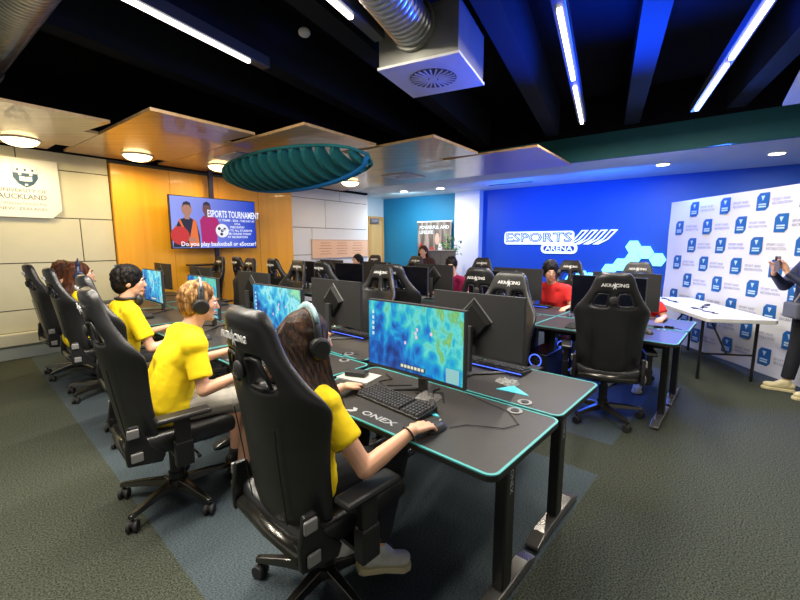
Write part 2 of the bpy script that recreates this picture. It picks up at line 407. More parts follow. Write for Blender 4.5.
# diffuser plates in the ceiling
def swirl(p,z,rz,label,s=.6):
    t=thing('ceiling_vent',label,'vent',(p[0],p[1],z),rz,'air vents')
    mb=MB(); mb.box((0,0,-.008),(s,s,.016)); obj('face_plate',mb,white_plastic,t)
    mb=MB(); mb.cyl((0,0,-.012),(0,0,-.009),s*.3,seg=28)
    obj('vent_throat',mb,mat('vent_shadow',(.1,.1,.11),.8),t)
    for k in range(20):
        a=2*PI*k/20; mb=MB(); mb.box((s*.17,0,-.016),(s*.22,.012,.006)); o=obj('vane',mb,white_plastic,t,rz=a)
    mb=MB(); mb.cyl((0,0,-.02),(0,0,-.01),s*.05); obj('hub',mb,white_plastic,t)
    return t
swirl((-2.33,6.18),2.8,-RT,'square white swirl vent in the timber ceiling above the television')
swirl((.06,7.79),2.8,-RT,'square swirl vent in the timber ceiling left of the downlights')
t=thing('slot_vent','long dark slot vent in the white soffit before the blue wall','vent',(2.41,9.03,2.85),-RT)
mb=MB(); mb.box((0,0,-.005),(1.1,.12,.01)); obj('frame',mb,white_plastic,t)
for k in range(3): mb=MB(); mb.box((0,-.035+k*.035,-.012),(1.0,.018,.006)); obj('slot',mb,seam,t)
# vent box and spiral ducts
t=thing('vent_box','square galvanised air vent box with white swirl grille hanging from the black ceiling','vent',(.285,3.67,2.95),-LT)
mb=MB(); mb.box((0,0,.21),(.68,.68,.38)); obj('plenum_box',mb,galv2,t,bevel=.005)
mb=MB(); mb.box((0,0,.01),(.7,.7,.02)); obj('face_plate',mb,white_plastic,t)
mb=MB(); mb.cyl((0,0,-.004),(0,0,0),.2,seg=32); obj('vent_throat',mb,mat('vent_shadow',(.1,.1,.11),.8),t)
for k in range(24):
    mb=MB(); mb.box((.12,0,-.007),(.15,.014,.006)); obj('vane',mb,white_plastic,t,rot=(0,0,2*PI*k/24))
mb=MB(); mb.cyl((0,0,-.012),(0,0,0),.035); obj('hub',mb,white_plastic,t)
for sx in(-.3,.3):
    for sy in(-.3,.3):
        mb=MB(); mb.cyl((sx,sy,.4),(sx,sy,.85),.005,seg=6); obj('hanger',mb,black_metal,t)
def duct(name,label,p0,p1,r,rib=.055):
    p0=V(p0);p1=V(p1); L=(p1-p0).length; t=thing(name,label,'duct',p0,0)
    d=(p1-p0).normalized(); P=[];R=[]; n=int(L/rib)
    for k in range(n):
        for q,rr in((0,r),(.84,r),(.88,r+.004),(.96,r+.004)): P.append(d*((k+q)*rib)); R.append(rr)
    mb=MB(); mb.tube(P,R,28); obj('duct_tube',mb,silver,t,smooth=True)
    for f in(.3,.96):
        mb=MB(); c=d*L*f; mb.tube([c-d*.02,c-d*.019,c+d*.019,c+d*.02],[r,r+.02,r+.02,r],28); obj('clamp_band',mb,galv2,t)
    return t
duct('spiral_duct','shiny spiral air duct running into the square vent box',Ld(-1.25,.2,3.22),Ld(-1.45,3.15,3.22),.17)
duct('spiral_duct','shiny spiral air duct in the top left corner above the timber panel',Rm(.5,.82,3.32),Rm(6.2,.82,3.32),.19)
# smoke detector
t=thing('smoke_detector','small round white smoke detector hanging from the black ceiling','detector',(-.79,3.58,3.27),0)
mb=MB(); mb.ell((0,0,0),(.05,.05,.035)); obj('sensor_body',mb,white_plastic,t,smooth=True)
mb=MB(); mb.cyl((0,0,.02),(0,0,.53),.008,seg=8); obj('stem',mb,black_metal,t)

# teal ribbed baffle
t=thing('ceiling_baffle','teal leaf-shaped ribbed acoustic baffle hanging from the ceiling','baffle',(-1.5,5.75,2.57),math.atan2(-1.38,2.28))
t.rotation_euler=(math.radians(-14),math.radians(-2),math.atan2(-1.38,2.28))
N=15
for k in range(N):
    u=-1+2*(k+.5)/N; w=.54*math.sqrt(max(0,1-u*u))**.9; h=.22*math.sqrt(max(0,1-u*u))
    pts=[]; 
    for j in range(13):
        a=PI*j/12; pts.append((math.cos(a)*w,-math.sin(a)*h))
    up=[(math.cos(PI*j/12)*w*.8,-math.sin(PI*j/12)*h*.35+.02) for j in range(12,-1,-1)]
    mb=MB(); x=u*1.28; poly=pts+up
    n=len(poly); vs=[(x-.03+yz[1]*.7,yz[0],yz[1]) for yz in poly]+[(x+.03+yz[1]*.7,yz[0],yz[1]) for yz in poly]
    fs=[]
    for j in range(12):
        a0,a1,b0,b1=j,j+1,n-1-j,n-2-j
        fs+=[(a0,a1,b1,b0),(n+a1,n+a0,n+b0,n+b1),(a1,a0,n+a0,n+a1),(b0,b1,n+b1,n+b0)]
    mb.add(vs,fs); obj('rib',mb,teal_felt,t)
for s in(-1,1):
    P=[];
    for k in range(25):
        u=-1+2*k/24; w=.54*math.sqrt(max(0,1-u*u))**.9
        P.append((u*1.3,s*w,.0))
    mb=MB(); mb.tube(P,.02,8); obj('rim',mb,teal_felt,t,smooth=True)
P=[(u*1.29,.22*math.sqrt(max(0,1-u*u)),-.22*math.sqrt(max(0,1-u*u))*.95) for u in [-1+k/12 for k in range(25)]]
mb=MB(); mb.tube(P,.03,8); obj('keel',mb,teal_felt_lit,t,smooth=True)
for x in(-.7,.7): mb=MB(); mb.cyl((x,0,0),(x,0,1.3),.003,seg=6); obj('hanger',mb,black_metal,t)

# ------------------------------------------------------------------ things on the left wall
MW=M3(Rm(7.32,0,0),(RB.x,RB.y,0),(0,0,1),(-RA.x,-RA.y,0))   # local x along wall, y up, z into the room
def MWt(x,y,z=0): return MW@Matrix.Translation((x,y,z))
def wallobj(name,mb,mats,parent=None,**k): return obj(name,mb,mats,parent,**k)
mb=MB(); mb.prism([(.1,1.89),(1.56,1.89),(1.67,2.0),(1.67,2.655),(.1,2.655)],.012,.045,MW)
pq=obj('wall_plaque',mb,[mat('plaque_white',(.86,.86,.83),.4)]); tag(pq,'white university name board with blue shield on the cream wall','sign')
mb=MB(); mb.text('THE UNIVERSITY OF',.066,MWt(1.52,2.235,.047),align='RIGHT',sx=1.05,bold=.0012); mb.text('AUCKLAND',.09,MWt(1.52,2.155,.047),align='RIGHT',sx=1.0,bold=.002)
mb.text('Waipapa Taumata Rau',.045,MWt(1.51,2.07,.047),align='RIGHT',sx=1.05); mb.text('NEW  ZEALAND',.05,MWt(1.51,2.0,.047),align='RIGHT',sx=1.3)
obj('lettering',mb,mat('plaque_letter',(.18,.2,.25),.5),pq)
MWc=MW@Matrix.Translation((.0,.045,0))
mb=MB(); sh=[(1.2,2.50),(1.2,2.36),(1.25,2.28),(1.325,2.235),(1.4,2.28),(1.45,2.36),(1.45,2.50)]
mb.prism(sh,.046,.05,MWc); mb.mi=1; mb.prism([(1.205,2.42),(1.445,2.42),(1.445,2.5),(1.205,2.5)],.0505,.052,MWc)
mb.prism([(1.262,2.32),(1.322,2.312),(1.322,2.372),(1.262,2.38)],.0505,.053,MWc); mb.prism([(1.328,2.312),(1.388,2.32),(1.388,2.38),(1.328,2.372)],.0505,.053,MWc)
for x,y in((1.27,2.405),(1.38,2.405),(1.325,2.27)): mb.box((x,y,.0515),(.03,.025,.003),MWc)
mb.mi=0
for x in(1.25,1.325,1.4): mb.box((x,2.46,.053),(.022,.03,.002),MWc)
obj('shield_crest',mb,[mat('crest_navy',(.02,.07,.14),.5),white_print],pq)
for nm,lab,x,y,w,h,m in(('wall_speaker','small grey box on the cream wall beside the orange timber panel',2.05,2.46,.14,.2,grey_print),
    ('thermostat','small white thermostat on the cream wall below the grey box',1.74,2.17,.1,.16,white_plastic),
    ('wall_speaker','small blue-grey box on the white wall right beside the timber panel',5.88,2.46,.1,.16,grey_print),
    ('wall_speaker','small blue-grey box high on the white wall near the door recess',7.86,2.48,.1,.16,grey_print)):
    t=thing(nm,lab,'speaker' if nm!='thermostat' else 'thermostat',Rm(7.32,x,y),-RT-PI/2)
    mb=MB(); mb.box((0,-.03,0),(w,.058,h)); obj('housing',mb,m,t,bevel=.008)
    mb=MB(); mb.box((0,-.062,.01),(w*.7,.006,h*.6)); obj('grille' if nm!='thermostat' else 'display',mb,plastic2 if nm!='thermostat' else white_print,t)
bd=thing('notice_board','pale orange notice board with lines of writing on the white wall','board',Rm(7.32,7.13,1.41),0)
bd.matrix_world=MWt(7.13,1.41)
mb=MB(); mb.box((0,0,.012),(1.9,.42,.022)); b1=obj('board_panel',mb,mat('board_peach',(.85,.55,.38),.6),bd)
mb=MB(); 
for bx in((0,.215,0),(0,-.215,0)): mb.box((bx[0],bx[1],.015),(1.94,.02,.03))
for sx in(-.96,.96): mb.box((sx,0,.015),(.02,.43,.03))
obj('frame',mb,mat('board_frame',(.6,.45,.4),.5),bd)
mb=MB()
for c in range(3):
    for r in range(5): mb.box((-.55+c*.55,.14-r*.065,.025),(.3+.1*((r*7+c*3)%3)/2,.012,.002))
obj('printed_lines',mb,mat('board_ink',(.5,.2,.12),.6),bd,kind='stuff')

# ------------------------------------------------------------------ hanging television with poster
tb=V(RB).to_3d(); ta=V(RA).to_3d()
TVc=V((-3.23,7.12,0)); # centre of the screen
zt,zb=1.0,0
def ray(u,v,a):
    q=(u-400)/400;w=(300-v)/400;p=math.atan(57/400);d=V((q,math.cos(p)+math.sin(p)*w,-math.sin(p)+math.cos(p)*w)); t=a/(d.x*RA.x+d.y*RA.y); return V((0,0,1.55))+d*t
AT=6.93
q0,q1=ray(168,194,AT),ray(257,248,AT)
bx0,bx1=RB.dot(q0.xy),RB.dot(q1.xy); zt,zb=q0.z,q1.z; W=bx1-bx0; Hh=W*.563; zc=(zt+zb)/2
t=thing('television','large television hung before the orange timber wall showing an esports tournament poster','television')
t.matrix_world=M3(Rm(AT,(bx0+bx1)/2,zc),(RB.x,RB.y,0),(0,0,1),(-RA.x,-RA.y,0))
mb=MB(); mb.box((0,0,-.03),(W,Hh,.05)); obj('tv_case',mb,bezel,t,bevel=.006)
def grad(name,c0,c1,e,axis=(1,0,0)):
    m=bpy.data.materials.new(name); m.use_nodes=True; nt=m.node_tree; b=nt.nodes['Principled BSDF']
    tc=nt.nodes.new('ShaderNodeTexCoord'); sp=nt.nodes.new('ShaderNodeSeparateXYZ'); nt.links.new(tc.outputs['Generated'],sp.inputs[0])
    r=nt.nodes.new('ShaderNodeValToRGB'); r.color_ramp.elements[0].color=(*c0,1); r.color_ramp.elements[1].color=(*c1,1)
    nt.links.new(sp.outputs[0 if axis[0] else 1],r.inputs['Fac']); b.inputs['Base Color'].default_value=(0,0,0,1)
    nt.links.new(r.outputs[0],b.inputs['Emission Color']); b.inputs['Emission Strength'].default_value=e; return m
def em(name,c,e=1.): return mat('display_'+name,(0,0,0),.4,emit=e,ecol=c)
mb=MB(); mb.box((0,0,-.003),(W-.03,Hh-.03,.004)); scr=obj('screen',mb,grad('poster_background',(.28,.34,.85),(.0,.04,.48),1.0),t)
u=W/2; h=Hh/2
def poly_at(pts,z,mbb): mbb.prism([(x*u,y*h) for x,y in pts],z,z+.001)
mb=MB(); mb.text('ESPORTS TOURNAMENT',.165,Matrix.Translation((.44*u,.37*h,.007)),bold=.004,sx=.55); obj('poster_title',mb,em('white',(.85,.88,1),1.0),scr); mb=MB()
for i,s_ in enumerate(['11 TEAMS - 2023 - THE DAY AT','UOA','FREE ENTRY','OPEN TO ALL STUDENTS','ENTER ONLINE TODAY','AT RECREATION']):
    mb.text(s_,.052,Matrix.Translation((.5*u,(.14-.135*i)*h,.007)),bold=.001)
obj('poster_details',mb,em('white',(.85,.88,1),1.0),scr,kind='stuff'); mb=MB(); mb.text('Do you play basketball or eSoccer?',.105,Matrix.Translation((.08*u,-.82*h,.007)),bold=.002,sx=.93)
obj('poster_caption',mb,em('white',(.85,.88,1),1.0),scr)
def disc(c,r,n=20,sy=1.): return [(c[0]+r*math.cos(2*PI*k/n)/u*1,c[1]+sy*r*math.sin(2*PI*k/n)/h) for k in range(n)]
mb=MB(); mats=[em('skin_tone',(.42,.2,.13)),em('dark',(.015,.015,.03)),em('orange',(.75,.16,.02)),em('maroon',(.4,.01,.12)),em('ball_red',(.55,.03,.02)),em('ball_white',(.8,.8,.85)),em('dark_skin',(.16,.06,.045))]
def pl(i,pts,z): mb.mi=i; poly_at(pts,z,mb)
pl(1,[(-.98,-.95),(-.9,-.2),(-.82,.1),(-.62,.22),(-.46,.05),(-.4,-.5),(-.4,-.95)],.001)
pl(2,[(-.66,-.9),(-.52,.15),(-.46,.05),(-.42,-.9)],.0022); pl(2,[(-.84,.08),(-.8,.12),(-.7,-.3),(-.74,-.3)],.0022)
pl(0,[(-.7,.12),(-.6,.12),(-.59,.34),(-.71,.34)],.0022); pl(0,disc((-.65,.5),.085,sy=1.35),.0024); pl(1,[(-.74,.55),(-.72,.74),(-.64,.8),(-.57,.74),(-.56,.55),(-.6,.66),(-.7,.66)],.0035)
pl(0,[(-.96,-.3),(-.9,-.1),(-.8,-.45),(-.5,-.6),(-.5,-.75),(-.85,-.62)],.003)
pl(3,[(-.36,-.8),(-.38,.1),(-.3,.28),(-.12,.3),(.02,.2),(.1,-.2),(.02,-.25),(-.02,-.8)],.0015); pl(3,[(-.3,-.3),(-.02,-.3),(-.02,-.33),(-.3,-.33)],.003)
pl(6,[(-.26,.22),(-.16,.22),(-.15,.4),(-.27,.4)],.0024); pl(6,disc((-.21,.54),.075,sy=1.35),.0026); pl(1,[(-.3,.6),(-.28,.78),(-.21,.84),(-.14,.78),(-.12,.6),(-.16,.7),(-.26,.7)],.0036)
pl(4,disc((-.82,-.5),.15),.0032); pl(5,disc((.12,-.28),.12),.0032)
for c in((.12,-.28),(.05,-.2),(.18,-.22),(.1,-.42)): pl(1,disc(c,.028,8),.0045)
obj('poster_figures',mb,mats,scr)
mb=MB(); mb.box((-.12,0,-.09),(.07,2.0*h+.0,.05)); mb.box((-.02,h+.25,-.09),(.07,.7,.05)); mb.box((.02,-h-.6,-.09),(.07,1.4,.05)); mb.box((-.02,0,-.07),(.3,.3,.05))
obj('pole',mb,black_metal,t)
mb=MB(); mb.box((-.25,-h-.28,-.05),(.5,.03,.25)); obj('shelf',mb,black_metal,t)

# ------------------------------------------------------------------ blue wall sign and hexagon lights
MBw=M3(Rm(0,9.5,0),(-RA.x,-RA.y,0),(0,0,1),(-RB.x,-RB.y,0))  # local x = -a
t=thing('wall_sign','glowing white outlined esports arena sign with swoosh on the blue wall','sign'); t.matrix_world=MBw@Matrix.Translation((-3.0,1.67,0))
def rr(x0,y0,x1,y1,r,n=6):
    P=[]
    for cx,cy,a0 in((x1-r,y1-r,0),(x0+r,y1-r,90),(x0+r,y0+r,180),(x1-r,y0+r,270)):
        for k in range(n+1): a=math.radians(a0+90*k/n); P.append((cx+r*math.cos(a),cy+r*math.sin(a)))
    return P
mb=MB(); mb.prism(rr(-1.02,-.155,.60,.15,.07),.02,.04); mb.prism(rr(-.12,-.36,.68,-.12,.11),.02,.041)
obj('sign_backing',mb,signw_e,t)
mb=MB(); mb.text('ESPORTS',.29,Matrix.Translation((-.22,-.003,.045)),bold=.008,sx=1.36,ext=.004); mb.mi=0
mb.prism(rr(-.06,-.305,.62,-.185,.055),.042,.05)
obj('lettering',mb,sign_b,t)
mb=MB(); mb.text('ESPORTS',.29,Matrix.Translation((-.22,-.003,.052)),bold=-.008,sx=1.36,ext=.002); mb.text('ARENA',.155,Matrix.Translation((.28,-.245,.054)),bold=.003,sx=1.2,ext=.002); obj('letter_highlight',mb,signw_e,t)
for k in range(4):
    x=.53+k*.19; P=[]
    sc=1-.0*k
    P=[(x-.12,-.15),(x+.0,-.15),(x+.18,-.05),(x+.36,.16),(x+.22,.16),(x+.08,-.02)]
    mb=MB(); mb.prism([(p[0],p[1]) for p in P],.02,.042); sw=obj('swoosh_bar',mb,signw_e,t)
    mb=MB(); P2=[(x-.02,-.125),(x+.15,-.04),(x+.3,.135),(x+.24,.135),(x+.1,-.04)]; mb.prism(P2,.0425,.046); obj('bar_face',mb,sign_b,sw)
hx=[(1.24,1.47),(1.02,1.36),(.80,1.22),(1.24,1.22),(1.45,1.10),(1.66,.98),(2.42,.70),(2.20,.82),(2.0,.78)]
names=['topmost','second from the top right','rightmost','below the topmost','fourth down the diagonal','just above the right black chair','lowest, left of the right black chair','small one left of the right chair','partly hidden behind the right chair back']
for i,((a,z),nm) in enumerate(zip(hx,names)):
    mb=MB(); r=.145; mb.prism([(r*math.cos(PI/3*k),r*math.sin(PI/3*k)) for k in range(6)],.0,.035,MBw@Matrix.Translation((-a,z,.005)))
    tag(obj('hexagon_light',mb,cyan_e,bevel=.004),'cyan hexagon light panel on the blue wall, '+nm,'light','hexagon light panels')

# ------------------------------------------------------------------ roll-up poster, plant, small things at the back
t=thing('rollup_banner','tall printed roll-up banner standing against the teal wall behind the seated woman','banner'); t.matrix_world=MBw@Matrix.Translation((-6.0,0,.15))
mb=MB(); mb.box((0,1.08,0),(1.08,2.08,.01)); obj('print_panel',mb,ramp_mat('poster_photo',[(.3,(.05,.045,.045)),(.48,(.16,.12,.10)),(.58,(.35,.28,.24)),(.72,(.5,.3,.26))],scale=(7,.7,1),nscale=1.5,detail=3),t)
mb=MB(); mb.box((0,2.13,0),(1.12,.035,.03)); obj('top_rail',mb,white_plastic,t)
mb=MB(); mb.box((0,.05,0),(1.12,.1,.2)); obj('base_case',mb,metal_d,t)
mb=MB(); mb.text('POWERFUL AND',.125,Matrix.Translation((-.48,1.97,.008)),align='LEFT',bold=.003); mb.text('LIFELIKE',.125,Matrix.Translation((-.48,1.84,.008)),align='LEFT',bold=.003); obj('lettering',mb,white_print,t)
for x,y,m in((-.06,1.3,mat('red_figure',(.5,.03,.03),.6)),(-.42,1.4,mat('red_figure',(.5,.03,.03),.6)),(.2,1.4,mat('pale_figure',(.75,.7,.72),.6)),(.1,1.66,mat('pale_skin_figure',(.7,.4,.3),.6))):
    mb=MB(); mb.ell((x,y,.007),(.07,.16,.003)); obj('printed_figure',mb,m,t)
pp=Rm(5.15,8.75); t=thing('potted_plant','leafy green potted plant in front of the white column','plant',pp)
mb=MB(); mb.tube([(0,0,0),(0,0,.02),(0,0,.8),(0,0,.82),(0,0,.8)],[.14,.15,.2,.2,.17],24); obj('pot',mb,mat('navy_planter',(.02,.03,.12),.4),t,smooth=False)
mb=MB(); mbl=MB()
for k in range(9):
    a=k*2.4; r=.05+.32*random.random(); top=V((math.cos(a)*r,math.sin(a)*r,1.25+.5*random.random()))
    mb.tube([(0,0,.8),(top.x*.4,top.y*.4,1.1),top],[.012,.009,.005],6)
    for j in range(9):
        b=random.random()*6.28; c=top+V((random.uniform(-.1,.1),random.uniform(-.1,.1),random.uniform(-.25,.06)))
        M=Matrix.Translation(c)@Euler((random.uniform(-.8,.8),random.uniform(-.6,.6),b)).to_matrix().to_4x4()
        mbl.add([(0,0,0),(.03,.035,.01),(.0,.13,.0),(-.03,.035,.01),(0,.04,-.006)],[(0,1,4),(1,2,4),(2,3,4),(3,0,4)],M)
obj('stems',mb,mat('stem_green',(.08,.12,.03),.6),t,kind='stuff'); obj('foliage',mbl,mat('leaf_green',(.12,.3,.06),.5,noise=.4,nscale=12),t,kind='stuff')
t=thing('counter_cabinet','grey cabinet standing beside the woman at the far wall','cabinet',(.85,8.45,0),-.1)
mb=MB(); mb.box((0,0,.70),(.62,.4,1.4)); obj('cabinet_body',mb,mat('cabinet_grey',(.14,.13,.13),.5),t,bevel=.01)
for s in(-1,1): mb=MB(); mb.box((s*.155,-.21,.7),(.295,.02,1.3)); d_=obj('cabinet_door',mb,mat('cabinet_door_grey',(.17,.16,.155),.5),t); mb=MB(); mb.box((s*.03,-.228,.8),(.012,.016,.14)); obj('handle',mb,metal_l,d_)

# ------------------------------------------------------------------ logo backdrop and folding table
X=4.35
def wr(y,z): return .006*math.sin(3*(y*1.3+z*2.2))+.004*math.sin(9*y-5*z)
mb=MB(); y0,y1,z0_,z1_=3.3,6.56,.0,2.19; ny,nz=60,40
vs=[(X+wr(y0+(y1-y0)*i/ny,z1_*j/nz),y0+(y1-y0)*i/ny,z0_+(z1_-z0_)*j/nz) for i in range(ny+1) for j in range(nz+1)]
vs+=[(X+.03,v[1],v[2]) for v in vs]
fs=[]; o2=(ny+1)*(nz+1)
for i in range(ny):
    for j in range(nz):
        a=i*(nz+1)+j; fs.append((a,a+nz+1,a+nz+2,a+1)); fs.append((a+o2,a+1+o2,a+nz+2+o2,a+nz+1+o2))
for j in range(nz): fs.append((j,j+1,j+1+o2,j+o2)); a=ny*(nz+1)+j; fs.append((a,a+o2,a+1+o2,a+1))
for i in range(ny): a=i*(nz+1)+nz; fs.append((a,a+nz+1,a+nz+1+o2,a+o2)); a=i*(nz+1); fs.append((a,a+o2,a+nz+1+o2,a+nz+1))
mb.add(vs,fs)
MX=M3((X,0,0),(0,-1,0),(0,0,1),(-1,0,0))   # local x=-y, y=z, z towards the room
r=0
for rw in range(9):
    z=2.04-rw*.262
    for c in range(7):
        y=6.3-c*.555-(.275 if rw%2==0 else 0)
        if y<3.5 or z<.1: continue
        off=-wr(y,z)+.004
        mb.mi=1; w_,h_=.082,.105
        P=[(-w_,-h_),(w_*.55,-h_),(w_,-h_*.6),(w_,h_),(-w_*.55,h_),(-w_,h_*.6)]
        mb.prism([(-y+px,z+py) for px,py in P],off,off+.003,MX)
        mb.mi=2; mb.prism([(-y-.026,z+.07),(-y-.0,z+.01),(-y+.026,z+.07)][::1],off+.0035,off+.005,MX)
        mb.box((-y,z-.03,off+.005),(.1,.018,.002),MX); mb.box((-y,z-.058,off+.005),(.1,.018,.002),MX)
        mb.mi=3; off=max(-wr(y-q,z) for q in(.1,.15,.2,.25,.3,.35,.4))+.004; Mt=MX@Matrix.Translation((-y+.13,z+.015,off)); mb.text('SPORT AND',.042,Mt,align='LEFT')
        mb.text('RECREATION',.042,MX@Matrix.Translation((-y+.13,z-.032,off)),align='LEFT')
bk=thing('backdrop_banner','large white backdrop printed with rows of blue logos, behind the folding table','banner')
obj('printed_fabric',mb,[mat('backdrop_white',(.82,.82,.84),.7),mat('logo_blue',(.01,.13,.42),.5),mat('logo_pale',(.55,.75,.9),.5),mat('logo_text',(.25,.25,.34),.5)],bk)
for y in(y0+.1,y1-.1):
    mb=MB(); mb.cyl((X+.06,y,0),(X+.06,y,2.17),.015); mb.box((X+.05,y,.012),(.09,.05,.024)); obj('support_pole',mb,metal_l,bk)

ta_=math.atan2(4.12-4.24,3.97-3.34)
t=thing('folding_table','white plastic folding table in front of the logo backdrop','table',(3.655,4.18,0),ta_)
# local x along the short side, y along the length
mb=MB(); mb.prism(rr(-.34,0,.34,1.83,.05),.70,.745); obj('tabletop',mb,mat('table_white',(.75,.74,.7),.45),t,bevel=.006)
for y in(.22,1.6):
    for s in(-1,1):
        mb=MB(); mb.tube([(s*.27,y,.70),(s*.27,y,0)],.016,10); obj('leg',mb,black_metal,t)
    mb=MB(); mb.tube([(-.27,y,.3),(.27,y,.3)],.011,8); obj('stretcher',mb,black_metal,t)
    mb=MB(); mb.tube([(0,y,.3),(0,y+(.45 if y<1 else -.45),.69)],.011,8); obj('brace',mb,black_metal,t)
def tloc(x,y,z): c,s=math.cos(ta_),math.sin(ta_); return (3.655+c*x-s*y,4.18+s*x+c*y,z)
for i,(x,y,a,lab) in enumerate(((-.1,.45,.3,'dark pen and lanyard strap lying nearest the front edge of the white folding table'),(.05,.85,-.4,'black lanyard strap on the middle of the white folding table'),(-.1,1.35,.2,'black lanyard strap at the far end of the white folding table'))):
    mb=MB(); P=[(math.cos(k*.7)*.03*(k%3)+k*.035-.15,math.sin(k*1.3)*.035,.006) for k in range(12)]; mb.tube(P,.006,6)
    mb.box((.27,.0,.006),(.07,.045,.01)); tag(obj('lanyard',mb,plastic,loc=tloc(x,y,.745),rz=a+1.2),lab,'lanyard','lanyards on the folding table')
for x,y,a,lab in((.12,.3,.2,'single white paper sheet near the front of the folding table'),(-.05,1.05,-.3,'single white paper sheet near the middle of the folding table')):
    mb=MB(); mb.box((0,0,.001),(.21,.297,.002)); tag(obj('paper_sheet',mb,white_print,loc=tloc(x,y,.7455),rz=a),lab,'paper','papers on the folding table')

# ------------------------------------------------------------------ desks
def make_desk(w,d,label,group,gs=1):
    t=thing('gaming_desk',label,'desk',group=group)
    mb=MB(); mb.prism(rr(-w/2,-d/2,w/2,d/2,.045,5),.725,.748); obj('desktop',mb,plastic,t,bevel=.003)
    mb=MB(); mb.prism(rr(-w/2+.008,-d/2+.008,w/2-.008,d/2-.008,.04,5),.7485,.752); obj('desk_mat',mb,desk_black,t)
    o_=rr(-w/2,-d/2,w/2,d/2,.045,5); i_=rr(-w/2+.011,-d/2+.011,w/2-.011,d/2-.011,.036,5); n=len(o_)
    mb=MB(); vs=[(x,y,.7485) for x,y in o_]+[(x,y,.754) for x,y in o_]+[(x,y,.7485) for x,y in i_]+[(x,y,.754) for x,y in i_]; fs=[]
    for k in range(n):
        j=(k+1)%n; fs+=[(k,j,n+j,n+k),(n+k,n+j,3*n+j,3*n+k),(2*n+j,2*n+k,3*n+k,3*n+j)]
    mb.add(vs,fs); obj('teal_edge_binding',mb,teal_edge,t)
    for s in(-1,1):
        x=s*(w/2-.11)
        mb=MB(); mb.box((x,0,.39),(.055,.085,.66)); lg=obj('leg',mb,black_metal,t,bevel=.008)
        mb=MB(); mb.prism([(-.29,.012),(.29,.012),(.29,.03),(.2,.06),(-.2,.06),(-.29,.03)],x-.035,x+.035,M3((0,0,0),(0,1,0),(0,0,1),(1,0,0))); obj('foot_bar',mb,foot_metal,lg,bevel=.006)
        for yy in(-.26,.26): mb=MB(); mb.cyl((x,yy,0),(x,yy,.014),.022); obj('foot_pad',mb,rubber,lg)
        mb=MB(); mb.text('ONEX',.04,M3((x+.0285*s,.0 ,.56),(0,s,0),(0,0,1),(s,0,0))@Matrix.Rotation(-PI/2,4,'Z')); obj('logo',mb,white_print,lg)
        mb=MB(); mb.box((x,0,.713),(.05,d*.8,.022)); obj('support_arm',mb,black_metal,t)
    mb=MB(); mb.box((0,.0,.66),(w-.25,.06,.035)); obj('crossbar',mb,black_metal,t)
    # wire cable basket under the rear edge
    mb=MB()
    for k in range(14):
        x=-w*.36+k*w*.72/13; mb.tube([(x,d/2-.04,.70),(x,d/2-.06,.60),(x,d/2-.16,.60),(x,d/2-.17,.66)],.0025,4)
    for y,z in((d/2-.04,.70),(d/2-.06,.60),(d/2-.11,.60),(d/2-.16,.60),(d/2-.05,.65)): mb.tube([(-w*.36,y,z),(w*.36,y,z)],.003,4)
    obj('cable_basket',mb,black_metal,t)
    gr=MB(); gr.tube([(gs*(w/2-.2),d/2-.055,.752),(gs*(w/2-.2),d/2-.055,.757),(gs*(w/2-.2),d/2-.055,.757)],[.036,.036,.022],20); 
    g_=obj('cable_grommet',gr,metal_l,t); gr=MB(); gr.cyl((gs*(w/2-.2),d/2-.055,.757),(gs*(w/2-.2),d/2-.055,.76),.02); obj('grommet_hole',gr,plastic,g_)
    mb=MB(); mb.text('ONEX',.055,Matrix.Translation((-.035,-d/2+.075,.753)),sx=1.35,bold=.001); mb.prism([(-.225,-d/2+.035),(-.185,-d/2+.035),(-.165,-d/2+.06),(-.185,-d/2+.085),(-.21,-d/2+.08),(-.19,-d/2+.06)],.7525,.7535); obj('logo',mb,grey_print,t)
    return t
FB=-DT; BK=-DT+PI
SEAT1=[.65,1.87,3.08,4.38,5.6]
who=['the long-haired woman','the blond man','the black-haired boy','the brown-haired player with headphones','the player nearest the cream wall']
proto=make_desk(1.2,.62,'black gaming desk with teal edging in front of '+who[0],'desks of the front row'); proto.location=D(.61,.31); proto.rotation_euler.z=FB
for k in range(1,5): dup(proto,'black gaming desk with teal edging in front of '+who[k],D(SEAT1[k]-.01,.31),FB)
SEAT2=[.66,2.0,3.33,4.66,6.0]
r2=['first','second','third','fourth','fifth']
p2=make_desk(1.3,.6,'empty-seat gaming desk backing onto the desk of '+who[0],'desks of the second row',-1); p2.location=D(.67,.94); p2.rotation_euler.z=BK
for k in range(1,5): dup(p2,'gaming desk at an empty seat, %s in the far row of the front island'%r2[k],D(SEAT2[k]+.01,.94),BK)
SEAT3=[.44,1.62,2.86,4.08,5.3]
for k in range(5): dup(proto,'gaming desk with teal edge, %s in the near row of the second island'%r2[k],D(SEAT3[k]-.02,2.9),FB,'desks of the third row')
for k in range(5): dup(proto,'gaming desk with teal edge, %s in the far row of the second island'%r2[k],D(SEAT3[k]-.02,3.54),BK,'desks of the fourth row')

